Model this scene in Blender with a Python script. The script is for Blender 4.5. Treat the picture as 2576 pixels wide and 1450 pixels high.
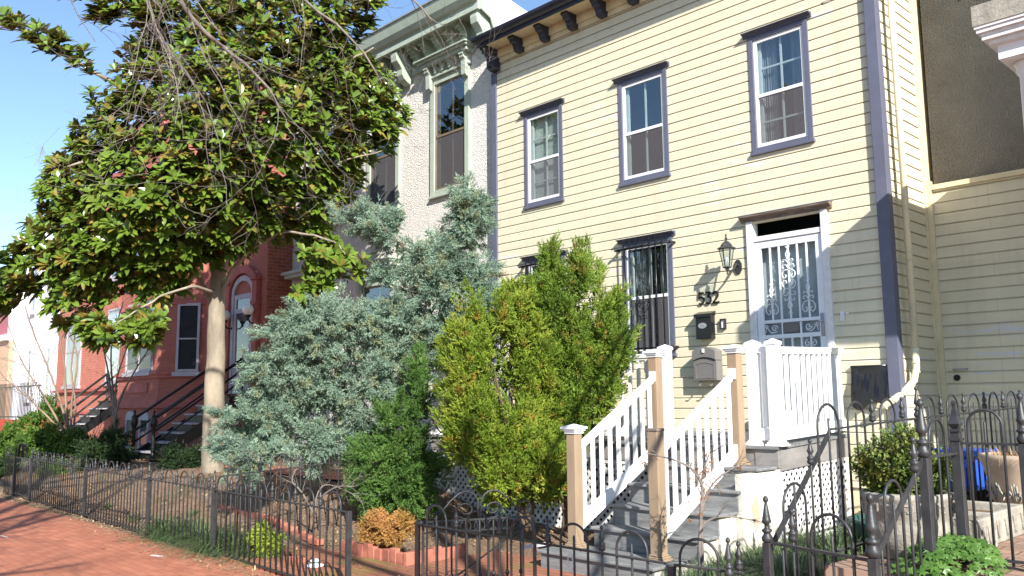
import bpy, math, random
from mathutils import Vector, Matrix, noise
R = math.radians
random.seed(7)
sc = bpy.context.scene
for o in list(bpy.data.objects): bpy.data.objects.remove(o)

# ------------------------------------------------------------------ camera, sky, sun, exposure
G = 1.64                       # eye height; the code below measures heights from the eye, G lifts them to the ground
FPX = 2150.0
def _cam_axes():
    a = Vector((-800-1288, 1028-725, FPX)).normalized()
    b = Vector((3500-1288, 985-725, FPX)); b = (b-a*a.dot(b)).normalized()
    X = -a; Y = b; Z = X.cross(Y)
    return X, Y, Z
AX, AY, AZ = _cam_axes()
cam_d = bpy.data.cameras.new("camera"); cam = bpy.data.objects.new("camera", cam_d)
sc.collection.objects.link(cam); sc.camera = cam
cam_d.sensor_width = 36; cam_d.lens = 36*FPX/2576; cam_d.clip_end = 3000; cam_d.clip_start = 0.05
M3 = Matrix(((AX[0], -AX[1], -AX[2]), (AY[0], -AY[1], -AY[2]), (AZ[0], -AZ[1], -AZ[2])))
cam.matrix_world = Matrix.Translation((0, 0, G)) @ M3.to_4x4()

SUN_AZ, SUN_EL = 118.0, 31.0    # clockwise from +Y
w = bpy.data.worlds.new("World"); sc.world = w; w.use_nodes = True
nt = w.node_tree; bg = nt.nodes['Background']
sky = nt.nodes.new('ShaderNodeTexSky'); sky.sky_type = 'NISHITA'; sky.sun_disc = False
sky.sun_elevation = R(SUN_EL); sky.sun_rotation = R(SUN_AZ); sky.air_density = 1.0; sky.dust_density = 0.0; sky.ozone_density = 3.0
nt.links.new(sky.outputs[0], bg.inputs[0]); bg.inputs[1].default_value = 0.115
sd = bpy.data.lights.new("sun", 'SUN'); sd.energy = 5.0; sd.angle = R(0.5); sd.color = (1.0, .95, .87)
so = bpy.data.objects.new("sun", sd); sc.collection.objects.link(so)
sv = Vector((math.sin(R(SUN_AZ))*math.cos(R(SUN_EL)), math.cos(R(SUN_AZ))*math.cos(R(SUN_EL)), math.sin(R(SUN_EL))))
so.rotation_euler = sv.to_track_quat('Z', 'Y').to_euler()
sc.view_settings.view_transform = 'Standard'; sc.view_settings.look = 'None'
sc.view_settings.exposure = 1.0; sc.view_settings.gamma = 1.0
sc.render.engine = 'CYCLES'

def at(px, py, dep):
    """a place out in the street, dep metres ahead of the eye (survey of the photograph)"""
    v = Vector((px-1288, py-725, FPX))
    return Vector((AX.dot(v), AY.dot(v), AZ.dot(v)))*(dep/FPX)
FWD = Vector((AX[2], AY[2], AZ[2])); RGT = Vector((AX[0], AY[0], AZ[0])); UPV = Vector((0, 0, 1))

# ------------------------------------------------------------------ materials
def _n(nt, t, **k):
    n = nt.nodes.new(t)
    for a, b in k.items(): setattr(n, a, b)
    return n
def base_mat(name, rough=.7, metal=0.0, spec=.4):
    m = bpy.data.materials.new(name); m.use_nodes = True
    b = m.node_tree.nodes['Principled BSDF']
    b.inputs['Roughness'].default_value = rough; b.inputs['Metallic'].default_value = metal
    b.inputs['Specular IOR Level'].default_value = spec
    return m, m.node_tree, b
def coords(nt, scale=(1, 1, 1), axis=None):
    tc = _n(nt, 'ShaderNodeNewGeometry')
    mp = _n(nt, 'ShaderNodeMapping'); mp.inputs['Scale'].default_value = scale
    out = tc.outputs['Position']
    if axis:
        sp = _n(nt, 'ShaderNodeSeparateXYZ'); cb = _n(nt, 'ShaderNodeCombineXYZ')
        nt.links.new(out, sp.inputs[0])
        nt.links.new(sp.outputs[axis[0]], cb.inputs[0]); nt.links.new(sp.outputs[axis[1]], cb.inputs[1])
        out = cb.outputs[0]
    nt.links.new(out, mp.inputs[0]); return mp.outputs[0]
def noise_n(nt, vec, scale, detail=4, rough=.6, dist=0):
    n = _n(nt, 'ShaderNodeTexNoise'); n.inputs['Scale'].default_value = scale; n.inputs['Detail'].default_value = detail
    n.inputs['Roughness'].default_value = rough; n.inputs['Distortion'].default_value = dist
    nt.links.new(vec, n.inputs['Vector']); return n.outputs['Fac']
def ramp(nt, fac, stops):
    r = _n(nt, 'ShaderNodeValToRGB'); e = r.color_ramp.elements
    while len(e) < len(stops): e.new(.5)
    for i, (p, c) in enumerate(stops):
        e[i].position = p; e[i].color = (c, c, c, 1) if isinstance(c, (int, float)) else (*c, 1)
    nt.links.new(fac, r.inputs[0]); return r.outputs[0]
def mixc(nt, fac, a, b, mode='MIX'):
    m = _n(nt, 'ShaderNodeMix', data_type='RGBA', blend_type=mode)
    for s, v in ((m.inputs[0], fac), (m.inputs[6], a), (m.inputs[7], b)):
        if hasattr(v, 'is_linked'): nt.links.new(v, s)
        elif isinstance(v, (int, float)): s.default_value = v
        else: s.default_value = (*v, 1)
    return m.outputs[2]
def bump(nt, b, h, strength=.3, dist=.01):
    n = _n(nt, 'ShaderNodeBump'); n.inputs['Strength'].default_value = strength; n.inputs['Distance'].default_value = dist
    nt.links.new(h, n.inputs['Height']); nt.links.new(n.outputs[0], b.inputs['Normal'])
def plain(name, col, rough=.6, metal=0, var=.18, vs=6.0, spec=.4, bs=.15, bsc=60, bd=.004, stretch=(1, 1, 1)):
    m, nt, b = base_mat(name, rough, metal, spec)
    v = coords(nt, stretch)
    f = noise_n(nt, v, vs, 5)
    c = mixc(nt, ramp(nt, f, [(.3, 0.0), (.7, 1.0)]), tuple(x*(1-var) for x in col), tuple(min(1, x*(1+var*.6)) for x in col))
    nt.links.new(c, b.inputs['Base Color'])
    if bs: bump(nt, b, noise_n(nt, v, bsc, 3), bs, bd)
    return m
def siding_mat(name, col, peel, zoff=0):
    m, nt, b = base_mat(name, .55, 0, .35)
    v = coords(nt); vs = coords(nt, (1.2, 1.2, 9))
    f = noise_n(nt, v, 1.1, 5)
    c = mixc(nt, ramp(nt, f, [(.3, 0.0), (.72, 1.0)]), tuple(x*.90 for x in col), col)
    # each board a touch different
    vb = coords(nt, (.22, .22, 7.48))
    vo = _n(nt, 'ShaderNodeTexVoronoi'); nt.links.new(vb, vo.inputs['Vector']); vo.inputs['Scale'].default_value = 1.0
    bw = _n(nt, 'ShaderNodeRGBToBW'); nt.links.new(vo.outputs['Color'], bw.inputs[0])
    c = mixc(nt, .5, c, mixc(nt, bw.outputs[0], tuple(x*.86 for x in col), tuple(min(1, x*1.04) for x in col)))
    # scuffed, peeled patches showing pale undercoat
    p = ramp(nt, noise_n(nt, vs, 1.3, 8, .72), [(peel, 0.0), (peel+.035, 1.0)])
    p2 = ramp(nt, noise_n(nt, v, .55, 2), [(.50, 0.0), (.60, 1.0)])
    pm = mixc(nt, 1.0, p, p2, 'MULTIPLY')
    c = mixc(nt, pm, c, (.62, .61, .62))
    # butt joints and the shade under every lap, painted as a dark line
    brx = _n(nt, 'ShaderNodeTexBrick'); mpb = _n(nt, 'ShaderNodeMapping'); mpb.inputs['Location'].default_value = (0, -(4.022+1.64-.1337*42), 0)
    nt.links.new(coords(nt, (1, 1, 1), 'XZ'), mpb.inputs[0]); nt.links.new(mpb.outputs[0], brx.inputs['Vector'])
    brx.inputs['Scale'].default_value = 1; brx.inputs['Brick Width'].default_value = 3.1; brx.inputs['Row Height'].default_value = .1337; brx.offset = .37; brx.offset_frequency = 3; brx.squash = .7; brx.squash_frequency = 5
    brx.inputs['Mortar Size'].default_value = .0022; brx.inputs['Mortar Smooth'].default_value = .2
    c = mixc(nt, mixc(nt, 1.0, brx.outputs['Fac'], (.5, .5, .5), 'MULTIPLY'), c, (.26, .23, .17))
    # rain grime hanging in soft vertical streaks
    gm = ramp(nt, noise_n(nt, coords(nt, (5, 5, .5)), 1.6, 5, .6), [(.50, 0.0), (.74, .30)])
    c = mixc(nt, gm, c, tuple(x*.62 for x in col))
    # fine dirty streak along the boards
    s = ramp(nt, noise_n(nt, coords(nt, (2, 2, 40)), 3, 6, .7), [(.60, 0.0), (.70, 1.0)])
    c = mixc(nt, mixc(nt, 1.0, s, (.28, .28, .28), 'MULTIPLY'), c, tuple(x*.62 for x in col))
    nt.links.new(c, b.inputs['Base Color'])
    bump(nt, b, noise_n(nt, coords(nt, (3, 3, 60)), 4, 5, .6), .25, .003)
    return m
def rough_stucco(name, col, scale=45, strength=.9, dist=.03, var=.2):
    m, nt, b = base_mat(name, .9, 0, .2)
    v = coords(nt)
    h = _n(nt, 'ShaderNodeTexVoronoi'); h.inputs['Scale'].default_value = scale; nt.links.new(v, h.inputs['Vector'])
    n1 = noise_n(nt, v, scale*.6, 6, .7)
    ad = _n(nt, 'ShaderNodeMath', operation='ADD'); nt.links.new(h.outputs['Distance'], ad.inputs[0]); nt.links.new(n1, ad.inputs[1])
    f = noise_n(nt, v, 1.2, 6, .65)
    c = mixc(nt, ramp(nt, f, [(.3, 0.0), (.7, 1.0)]), tuple(x*(1-var) for x in col), col)
    c = mixc(nt, ramp(nt, n1, [(.3, .0), (.55, 1.0)]), tuple(x*.72 for x in col), c)
    nt.links.new(c, b.inputs['Base Color']); bump(nt, b, ad.outputs[0], strength, dist)
    return m
def brick_mat(name, axis, c1, c2, mortar, bw=.21, bh=.072, ms=.006, stain=None, sscale=.9, rough=.85):
    m, nt, b = base_mat(name, rough, 0, .25)
    v = coords(nt, (1, 1, 1), axis)
    wob = noise_n(nt, v, 9, 3)
    br = _n(nt, 'ShaderNodeTexBrick'); nt.links.new(v, br.inputs['Vector'])
    br.inputs['Scale'].default_value = 1; br.inputs['Brick Width'].default_value = bw; br.inputs['Row Height'].default_value = bh
    br.inputs['Mortar Size'].default_value = ms; br.inputs['Mortar Smooth'].default_value = .3; br.inputs['Bias'].default_value = -.1
    br.inputs['Color1'].default_value = (*c1, 1); br.inputs['Color2'].default_value = (*c2, 1); br.inputs['Mortar'].default_value = (*mortar, 1)
    c = mixc(nt, ramp(nt, noise_n(nt, v, 3, 6, .7), [(.3, 0.0), (.75, .55)]), br.outputs[0], tuple(x*.55 for x in c1))
    if stain:
        p = ramp(nt, noise_n(nt, v, sscale, 6, .7), [(.52, 0.0), (.66, .85)])
        c = mixc(nt, p, c, stain)
    nt.links.new(c, b.inputs['Base Color'])
    bm = _n(nt, 'ShaderNodeMath', operation='MULTIPLY_ADD'); nt.links.new(br.outputs['Fac'], bm.inputs[0]); bm.inputs[1].default_value = -1
    nt.links.new(wob, bm.inputs[2]); bump(nt, b, bm.outputs[0], .5, .006)
    return m
def glass_mat(name, refl=.2, tint=(.9, .95, .95)):
    m = bpy.data.materials.new(name); m.use_nodes = True; nt = m.node_tree
    for n in list(nt.nodes): nt.nodes.remove(n)
    o = _n(nt, 'ShaderNodeOutputMaterial'); mx = _n(nt, 'ShaderNodeMixShader')
    tr = _n(nt, 'ShaderNodeBsdfTransparent'); gl = _n(nt, 'ShaderNodeBsdfGlossy'); gl.inputs['Roughness'].default_value = .01
    tr.inputs[0].default_value = (*tint, 1)
    lw = _n(nt, 'ShaderNodeLayerWeight'); fr = _n(nt, 'ShaderNodeMath', operation='POWER'); nt.links.new(lw.outputs['Facing'], fr.inputs[0]); fr.inputs[1].default_value = 4.0
    ad = _n(nt, 'ShaderNodeMath', operation='MULTIPLY_ADD'); ad.inputs[1].default_value = 1.0; ad.inputs[2].default_value = refl
    ad.use_clamp = True
    nt.links.new(fr.outputs[0], ad.inputs[0]); nt.links.new(ad.outputs[0], mx.inputs[0])
    bp = _n(nt, 'ShaderNodeBump'); bp.inputs['Strength'].default_value = .12; bp.inputs['Distance'].default_value = .02
    nt.links.new(noise_n(nt, coords(nt), 2.2, 2), bp.inputs['Height']); nt.links.new(bp.outputs[0], gl.inputs['Normal'])
    nt.links.new(tr.outputs[0], mx.inputs[1]); nt.links.new(gl.outputs[0], mx.inputs[2]); nt.links.new(mx.outputs[0], o.inputs[0])
    return m
def screen_mat(name):
    m = bpy.data.materials.new(name); m.use_nodes = True; nt = m.node_tree
    for n in list(nt.nodes): nt.nodes.remove(n)
    o = _n(nt, 'ShaderNodeOutputMaterial'); mx = _n(nt, 'ShaderNodeMixShader'); mx.inputs[0].default_value = .5
    tr = _n(nt, 'ShaderNodeBsdfTransparent'); df = _n(nt, 'ShaderNodeBsdfDiffuse'); df.inputs[0].default_value = (.16, .15, .16, 1)
    nt.links.new(tr.outputs[0], mx.inputs[1]); nt.links.new(df.outputs[0], mx.inputs[2]); nt.links.new(mx.outputs[0], o.inputs[0])
    return m
def leaf_mat(name, cols, back=None, rough=.5, spec=.4, trans=.25, sc_=1.5, fine=None, alt=None):
    """foliage: colour wanders between cols through the plant; back = colour of the leaf underside"""
    m, nt, b = base_mat(name, rough, 0, spec)
    v = coords(nt)
    f = noise_n(nt, v, sc_, 5, .7)
    k = len(cols)
    c = ramp(nt, f, [(.25+.5*i/(k-1), cols[i]) for i in range(k)])
    f2 = noise_n(nt, v, fine or 30, 2)
    c = mixc(nt, ramp(nt, f2, [(.35, .35), (.65, 0.0)]), c, tuple(x*.45 for x in cols[0]))
    if alt:
        ac, frac, asc = alt
        vo = _n(nt, 'ShaderNodeTexVoronoi'); nt.links.new(v, vo.inputs['Vector']); vo.inputs['Scale'].default_value = asc
        sp = _n(nt, 'ShaderNodeSeparateColor'); nt.links.new(vo.outputs['Color'], sp.inputs[0])
        c = mixc(nt, ramp(nt, sp.outputs[0], [(frac-.02, .85), (frac+.06, 0.0)]), c, ac)
        c = mixc(nt, ramp(nt, sp.outputs[1], [(.20, .30), (.4, 0.0)]), c, tuple(x*.5 for x in cols[0]))
    if back:
        g = _n(nt, 'ShaderNodeNewGeometry')
        c = mixc(nt, g.outputs['Backfacing'], c, back)
    nt.links.new(c, b.inputs['Base Color'])
    if trans:
        o = [n for n in nt.nodes if n.type == 'OUTPUT_MATERIAL'][0]
        tl = _n(nt, 'ShaderNodeBsdfTranslucent'); nt.links.new(c, tl.inputs[0])
        mx = _n(nt, 'ShaderNodeMixShader'); mx.inputs[0].default_value = trans
        nt.links.new(b.outputs[0], mx.inputs[1]); nt.links.new(tl.outputs[0], mx.inputs[2]); nt.links.new(mx.outputs[0], o.inputs[0])
    return m
def bark_mat(name, col, col2, scale=6, st=.5):
    m, nt, b = base_mat(name, .9, 0, .2)
    v = coords(nt); v2 = coords(nt, (1, 1, .35))
    c = mixc(nt, ramp(nt, noise_n(nt, v2, scale, 6, .7), [(.35, 0.0), (.65, 1.0)]), col, col2)
    nt.links.new(c, b.inputs['Base Color']); bump(nt, b, noise_n(nt, v, scale*6, 5, .7), st, .012)
    return m
def soil_mat(name):
    m, nt, b = base_mat(name, 1.0, 0, .1)
    v = coords(nt)
    c = ramp(nt, noise_n(nt, v, 22, 8, .8), [(.26, (.08, .052, .036)), (.48, (.27, .18, .125)), (.70, (.50, .36, .26))])
    c = mixc(nt, ramp(nt, noise_n(nt, v, 1.3, 5, .7), [(.5, 0.0), (.68, .6)]), c, (.10, .12, .035))
    nt.links.new(c, b.inputs['Base Color']); bump(nt, b, noise_n(nt, v, 30, 8, .8), 1.0, .05)
    return m
def lin(r, g, b_):
    f = lambda x: ((x/255)/12.92 if x <= 10 else ((x/255+.055)/1.055)**2.4)
    return (f(r), f(g), f(b_))

M = {}
M['yellow'] = siding_mat('yellow_clapboard', (.715, .655, .475), .56)
M['yellow_plain'] = plain('yellow_trim_paint', (.70, .61, .40), .5, var=.12)
M['cream_pipe'] = plain('cream_downspout_paint', (.72, .66, .45), .45, var=.15, vs=9)
M['purple'] = plain('slate_violet_paint', (.115, .12, .168), .45, var=.1)
M['capdark'] = plain('cap_violet_paint', (.075, .078, .115), .5, var=.15)
M['navy'] = plain('dark_navy_paint', (.028, .03, .052), .4, var=.3)
M['white'] = plain('white_vinyl', (.80, .80, .80), .4, var=.05, bs=.03)
M['whitewood'] = plain('white_painted_wood', (.74, .73, .72), .55, var=.12, vs=12)
M['blueg'] = plain('pale_blue_white_metal', (.80, .82, .85), .4, var=.04, bs=.02)
M['tanpost'] = plain('tan_painted_post', (.31, .225, .15), .65, var=.12, vs=3, stretch=(4, 4, 1))
M['step'] = plain('weathered_grey_boards', (.20, .205, .205), .8, var=.45, vs=5, bs=.3, bsc=30, stretch=(.6, 3, 3))
M['skirt'] = plain('warm_grey_board', (.25, .235, .225), .8, var=.25, vs=3, stretch=(1, 1, 3))
M['stepside'] = plain('cream_parged_wall', (.60, .565, .49), .85, var=.25, vs=4, bs=.4, bsc=25)
M['iron'] = plain('black_painted_iron', (.038, .039, .042), .45, .1, var=.35, vs=14, spec=.5, bs=.3, bsc=90)
M['irondark'] = plain('dark_iron', (.018, .019, .021), .4, .3, var=.3, vs=14)
M['black'] = plain('black_box_paint', (.012, .012, .014), .25, var=.2)
M['greybox'] = plain('taupe_plastic', (.165, .155, .15), .55, var=.08)
M['stucco'] = rough_stucco('white_pebbled_stucco', (.74, .715, .665), 44, .6, .022, .10)
M['tanstucco'] = rough_stucco('brown_stucco', (.29, .27, .235), 60, .7, .025, .45)
M['sage'] = plain('sage_green_paint', (.36, .415, .335), .55, var=.12)
M['sagelight'] = plain('pale_sage_paint', (.39, .445, .365), .55, var=.12)
M['roof'] = plain('grey_roof_metal', (.25, .25, .25), .6)
M['bronze'] = plain('brown_window_metal', (.20, .15, .10), .5)
M['redpaint'] = brick_mat('red_painted_brick', 'XZ', (.44, .155, .115), (.38, .13, .095), (.33, .11, .09))
M['redplain'] = plain('red_painted_stone', (.40, .12, .10), .8, var=.25, vs=3)
M['redbrick_side'] = brick_mat('red_brick_side', 'YZ', (.40, .12, .075), (.28, .07, .045), (.34, .22, .17), .21, .078, .009)
M['redfront2'] = brick_mat('salmon_brick', 'XZ', (.55, .19, .13), (.47, .14, .10), (.52, .30, .22), .21, .075, .007)
M['greystone'] = plain('grey_painted_stone', (.42, .40, .43), .7, var=.1)
M['paver'] = brick_mat('brick_pavers', 'XY', (.53, .20, .115), (.40, .14, .08), (.20, .13, .10), .205, .10, .004, rough=.8)
M['paver_moss'] = brick_mat('mossy_brick_pavers', 'XY', (.40, .16, .10), (.30, .12, .08), (.10, .10, .05), .205, .10, .007, (.17, .19, .04), 1.6)
M['edgebrick'] = plain('edging_brick', (.42, .15, .10), .85, var=.5, vs=5, bs=.4, bsc=40)
M['terrace'] = brick_mat('terrace_pavers', 'XY', (.40, .26, .19), (.30, .20, .15), (.12, .09, .06), .28, .14, .008, (.22, .15, .11), 2.0)
M['concrete'] = plain('old_concrete', (.34, .315, .265), .9, var=.4, vs=7, bs=.6, bsc=45, bd=.01)
M['asphalt'] = plain('asphalt', (.05, .05, .052), .9, var=.3, bs=.5, bsc=80)
M['soil'] = soil_mat('garden_soil')
M['glass'] = glass_mat('window_glass', .16)
M['glassdim'] = glass_mat('dim_glass', .0)
M['lampglass'] = glass_mat('lantern_glass', .10)
M['screen'] = screen_mat('insect_screen')
M['curtain'] = plain('grey_curtain', (.30, .30, .30), .9, var=.2, vs=4, stretch=(9, 9, .3))
M['curtainw'] = plain('white_blind', (.62, .62, .60), .8, var=.08)
M['dark'] = plain('painted_dark', (.03, .03, .032), .9)  # near-black colour standing in for the shade of unlit spaces
M['globe'] = plain('opal_globe', (.95, .95, .94), .25, var=.01, bs=0)
M['pink'] = plain('dusty_pink_paint', (.42, .13, .17), .8)
M['tanwall'] = brick_mat('tan_wall', 'XZ', (.66, .45, .30), (.60, .40, .27), (.62, .45, .33), .21, .075, .005)
M['whitewall'] = plain('bright_white_wall', (.80, .79, .84), .8, var=.06)
M['blue'] = plain('blue_plastic', (.03, .11, .58), .4)
M['teal'] = plain('teal_metal', (.04, .11, .09), .5)
M['wood'] = plain('bare_wood', (.20, .15, .12), .85, var=.55, vs=6, stretch=(1, 6, 6))
M['magnolia'] = leaf_mat('magnolia_leaf', [(.075, .13, .017), (.145, .235, .03), (.25, .34, .055)], back=(.17, .14, .035), rough=.25, spec=.6, trans=.18, sc_=1.2, fine=9, alt=((.27, .18, .04), .11, 7))
M['cedar'] = leaf_mat('blue_cedar_needles', [(.16, .25, .175), (.28, .40, .295), (.45, .57, .445)], rough=.8, trans=.25, sc_=2.5, alt=((.30, .33, .18), .12, 9))
M['arbor'] = leaf_mat('golden_arborvitae', [(.09, .155, .015), (.23, .34, .03), (.47, .49, .07)], rough=.7, trans=.25, sc_=2.2, alt=((.44, .26, .05), .04, 14))
M['arbor2'] = leaf_mat('deep_arborvitae', [(.08, .15, .015), (.18, .29, .03), (.38, .46, .06)], rough=.7, trans=.25, sc_=2.2, alt=((.36, .26, .06), .03, 14))
M['juniper'] = leaf_mat('green_juniper', [(.045, .10, .02), (.095, .20, .035), (.20, .33, .07)], rough=.7, trans=.2, sc_=3)
M['yew'] = leaf_mat('dark_yew', [(.018, .04, .014), (.03, .065, .02), (.06, .11, .03)], rough=.7, trans=.15, sc_=3)
M['hedge'] = leaf_mat('hedge_leaf', [(.05, .10, .02), (.10, .20, .03), (.2, .3, .05)], rough=.55, trans=.25, sc_=3)
M['heather'] = leaf_mat('russet_cypress', [(.30, .22, .04), (.50, .27, .08), (.62, .30, .12)], rough=.8, trans=.2, sc_=4)
M['lime'] = leaf_mat('lime_shrub', [(.20, .33, .03), (.38, .50, .05), (.5, .6, .08)], rough=.7, trans=.25, sc_=5)
M['boxwood'] = leaf_mat('boxwood', [(.08, .15, .04), (.17, .24, .055), (.40, .31, .08)], rough=.5, trans=.2, sc_=5)
M['grass'] = leaf_mat('strap_grass', [(.05, .10, .045), (.13, .20, .08), (.30, .35, .15)], rough=.5, trans=.25, sc_=6)
M['ivy'] = leaf_mat('ivy_leaf', [(.05, .12, .02), (.09, .19, .035), (.16, .27, .06)], rough=.4, trans=.15, sc_=4)
M['dry'] = leaf_mat('dry_leaf', [(.20, .08, .03), (.36, .17, .08), (.45, .28, .14)], rough=.9, trans=.15, sc_=8)
M['bark'] = bark_mat('grey_bark', (.20, .17, .135), (.38, .325, .245), 3.5, .7)
M['barkdark'] = bark_mat('brown_bark', (.10, .07, .05), (.22, .15, .10), 9)
M['twig'] = bark_mat('twig_bark', (.14, .12, .105), (.26, .225, .20), 9)
M['myrtle'] = bark_mat('crape_myrtle_bark', (.30, .22, .16), (.20, .14, .11), 5)
M['litter'] = leaf_mat('fallen_leaf', [(.30, .19, .11), (.45, .30, .18), (.60, .44, .28)], rough=.95, trans=.1, sc_=9)

# ------------------------------------------------------------------ mesh builder
WL = {}
class MB:
    def __init__(s): s.v = []; s.f = []
    def quad(s, a, b, c, d):
        n = len(s.v); s.v += [tuple(a), tuple(b), tuple(c), tuple(d)]; s.f.append((n, n+1, n+2, n+3))
    def tri(s, a, b, c):
        n = len(s.v); s.v += [tuple(a), tuple(b), tuple(c)]; s.f.append((n, n+1, n+2))
    def box(s, x0, x1, y0, y1, z0, z1):
        n = len(s.v)
        s.v += [(x0, y0, z0), (x1, y0, z0), (x1, y1, z0), (x0, y1, z0), (x0, y0, z1), (x1, y0, z1), (x1, y1, z1), (x0, y1, z1)]
        s.f += [tuple(n+i for i in q) for q in ((0, 3, 2, 1), (4, 5, 6, 7), (0, 1, 5, 4), (1, 2, 6, 5), (2, 3, 7, 6), (3, 0, 4, 7))]
        return s
    def bar(s, a, b, w_, h_, up=(0, 0, 1)):
        """rectangular bar from a to b, w_ across, h_ along up"""
        a = Vector(a); b = Vector(b); d = (b-a).normalized(); u = Vector(up)
        r = d.cross(u)
        if r.length < 1e-4: u = Vector((0, 1, 0)); r = d.cross(u)
        r.normalize(); u = r.cross(d).normalized(); n = len(s.v)
        for p in (a, b):
            for i, j in ((-1, -1), (1, -1), (1, 1), (-1, 1)): s.v.append(tuple(p+r*(i*w_/2)+u*(j*h_/2)))
        s.f += [tuple(n+i for i in q) for q in ((0, 1, 2, 3), (7, 6, 5, 4), (0, 4, 5, 1), (1, 5, 6, 2), (2, 6, 7, 3), (3, 7, 4, 0))]
        return s
    def prism(s, pts, a, b):
        """polygon pts (list of 3D) extruded by vector from a to b offsets"""
        n = len(s.v); k = len(pts); a = Vector(a); b = Vector(b)
        s.v += [tuple(Vector(p)+a) for p in pts]+[tuple(Vector(p)+b) for p in pts]
        s.f.append(tuple(n+i for i in range(k))[::-1]); s.f.append(tuple(n+k+i for i in range(k)))
        for i in range(k): j = (i+1) % k; s.f.append((n+i, n+j, n+k+j, n+k+i))
        return s
    def tube(s, pts, r, seg=6, cap=True):
        pts = [Vector(p) for p in pts]; k = len(pts)
        rs = r if isinstance(r, (list, tuple)) else [r]*k
        d0 = (pts[1]-pts[0]).normalized()
        u = Vector((0, 0, 1)) if abs(d0.z) < .9 else Vector((0, 1, 0))
        rr = d0.cross(u).normalized(); n = len(s.v)
        for i in range(k):
            d = (pts[min(i+1, k-1)]-pts[max(i-1, 0)])
            if d.length < 1e-7: d = d0
            d.normalize(); rr = (rr-d*rr.dot(d))
            if rr.length < 1e-5: rr = d.orthogonal()
            rr.normalize(); q = d.cross(rr)
            for j in range(seg):
                t = 2*math.pi*j/seg; s.v.append(tuple(pts[i]+(rr*math.cos(t)+q*math.sin(t))*rs[i]))
        for i in range(k-1):
            for j in range(seg):
                a = n+i*seg+j; b = n+i*seg+(j+1) % seg; s.f.append((a, b, b+seg, a+seg))
        if cap:
            s.f.append(tuple(n+j for j in range(seg))[::-1]); s.f.append(tuple(n+(k-1)*seg+j for j in range(seg)))
        return s
    def lathe(s, c, prof, seg=10, scale=1.0, rot=0.0):
        n = len(s.v); k = len(prof)
        for r, z in prof:
            for j in range(seg):
                t = 2*math.pi*j/seg+rot; s.v.append((c[0]+r*scale*math.cos(t), c[1]+r*scale*math.sin(t), c[2]+z*scale))
        for i in range(k-1):
            for j in range(seg):
                a = n+i*seg+j; b = n+i*seg+(j+1) % seg; s.f.append((a, b, b+seg, a+seg))
        s.f.append(tuple(n+j for j in range(seg))[::-1]); s.f.append(tuple(n+(k-1)*seg+j for j in range(seg)))
        return s
    def build(s, name, mat, parent=None, smooth=False):
        me = bpy.data.meshes.new(name)
        xs = [p[0] for p in s.v]; ys = [p[1] for p in s.v]; zs = [p[2] for p in s.v]
        c = Vector(((min(xs)+max(xs))/2, (min(ys)+max(ys))/2, (min(zs)+max(zs))/2))
        me.from_pydata([(p[0]-c.x, p[1]-c.y, p[2]-c.z) for p in s.v], [], s.f)
        me.materials.append(mat); me.update()
        if smooth:
            me.polygons.foreach_set('use_smooth', [True]*len(me.polygons))
        o = bpy.data.objects.new(name, me); sc.collection.objects.link(o)
        c = c+Vector((0, 0, G)); WL[o] = c
        if parent: o.parent = parent; o.location = c-WL[parent]
        else: o.location = c
        return o
def tag(o, label=None, cat=None, group=None, kind=None):
    if label: o['label'] = label
    if cat: o['category'] = cat
    if group: o['group'] = group
    if kind: o['kind'] = kind
    return o
def empty(name, loc, label, cat, group=None):
    o = bpy.data.objects.new(name, None); sc.collection.objects.link(o)
    o.empty_display_size = .1
    l = Vector(loc)+Vector((0, 0, G)); o.location = l; WL[o] = l
    return tag(o, label, cat, group)
def bevel(o, w_=.006, seg=2):
    m = o.modifiers.new('bevel', 'BEVEL'); m.width = w_; m.segments = seg; m.limit_method = 'ANGLE'; m.angle_limit = R(40); return o
def spiral(c, r0, r1, a0, turns, ux, uz, n=22):
    """points of a scroll in the plane (ux, uz), radius shrinking r0 -> r1"""
    c = Vector(c); ux = Vector(ux); uz = Vector(uz); out = []
    for i in range(n+1):
        t = i/n; a = a0+turns*2*math.pi*t; r = r0+(r1-r0)*t**.8
        out.append(c+ux*(r*math.cos(a))+uz*(r*math.sin(a)))
    return out
UX = Vector((1, 0, 0)); UY = Vector((0, 1, 0)); UZ = Vector((0, 0, 1))
# ================================================================== GROUND
def sstep(a, b, x):
    t = max(0, min(1, (x-a)/(b-a))); return t*t*(3-2*t)
def gh(x, y):
    """height of the front gardens, below eye level"""
    rise = .50*sstep(4.5, 6.8, y)*(1-sstep(-10.5, -8.2, x))
    mid = .10*sstep(6.0, 7.6, y)*sstep(-10.5, -8.2, x)
    rt = .22*sstep(-4.3, -3.6, x)*sstep(4.6, 5.6, y)
    return -1.645+rise+mid+rt
g = MB(); g.quad((-400, -400, -1.95), (400, -400, -1.95), (400, 400, -1.95), (-400, 400, -1.95))
tag(g.build('ground', M['asphalt']), kind='structure')
g = MB().box(-70, 12, -3.0, 4.24, -1.9, -1.64); tag(g.build('sidewalk', M['paver']), kind='structure')
g = MB().box(-70, 12, -3.16, -3.0, -1.9, -1.635); tag(g.build('kerb', M['concrete']), kind='structure')
g = MB(); xs = [-46+i*.14 for i in range(int(43.4/.14)+1)]; ys = [4.24+j*.14 for j in range(46)]
for y in ys:
    for x in xs:
        n1 = noise.noise((x*2.1, y*2.1, 0))*.02+noise.noise((x*7, y*7, 3))*.018
        e = sstep(4.24, 4.45, y)
        g.v.append((x, y, gh(x, y)-.02+(n1+.015)*e))
nx = len(xs)
for j in range(len(ys)-1):
    for i in range(nx-1):
        a = j*nx+i; g.f.append((a, a+1, a+1+nx, a+nx))
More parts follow.
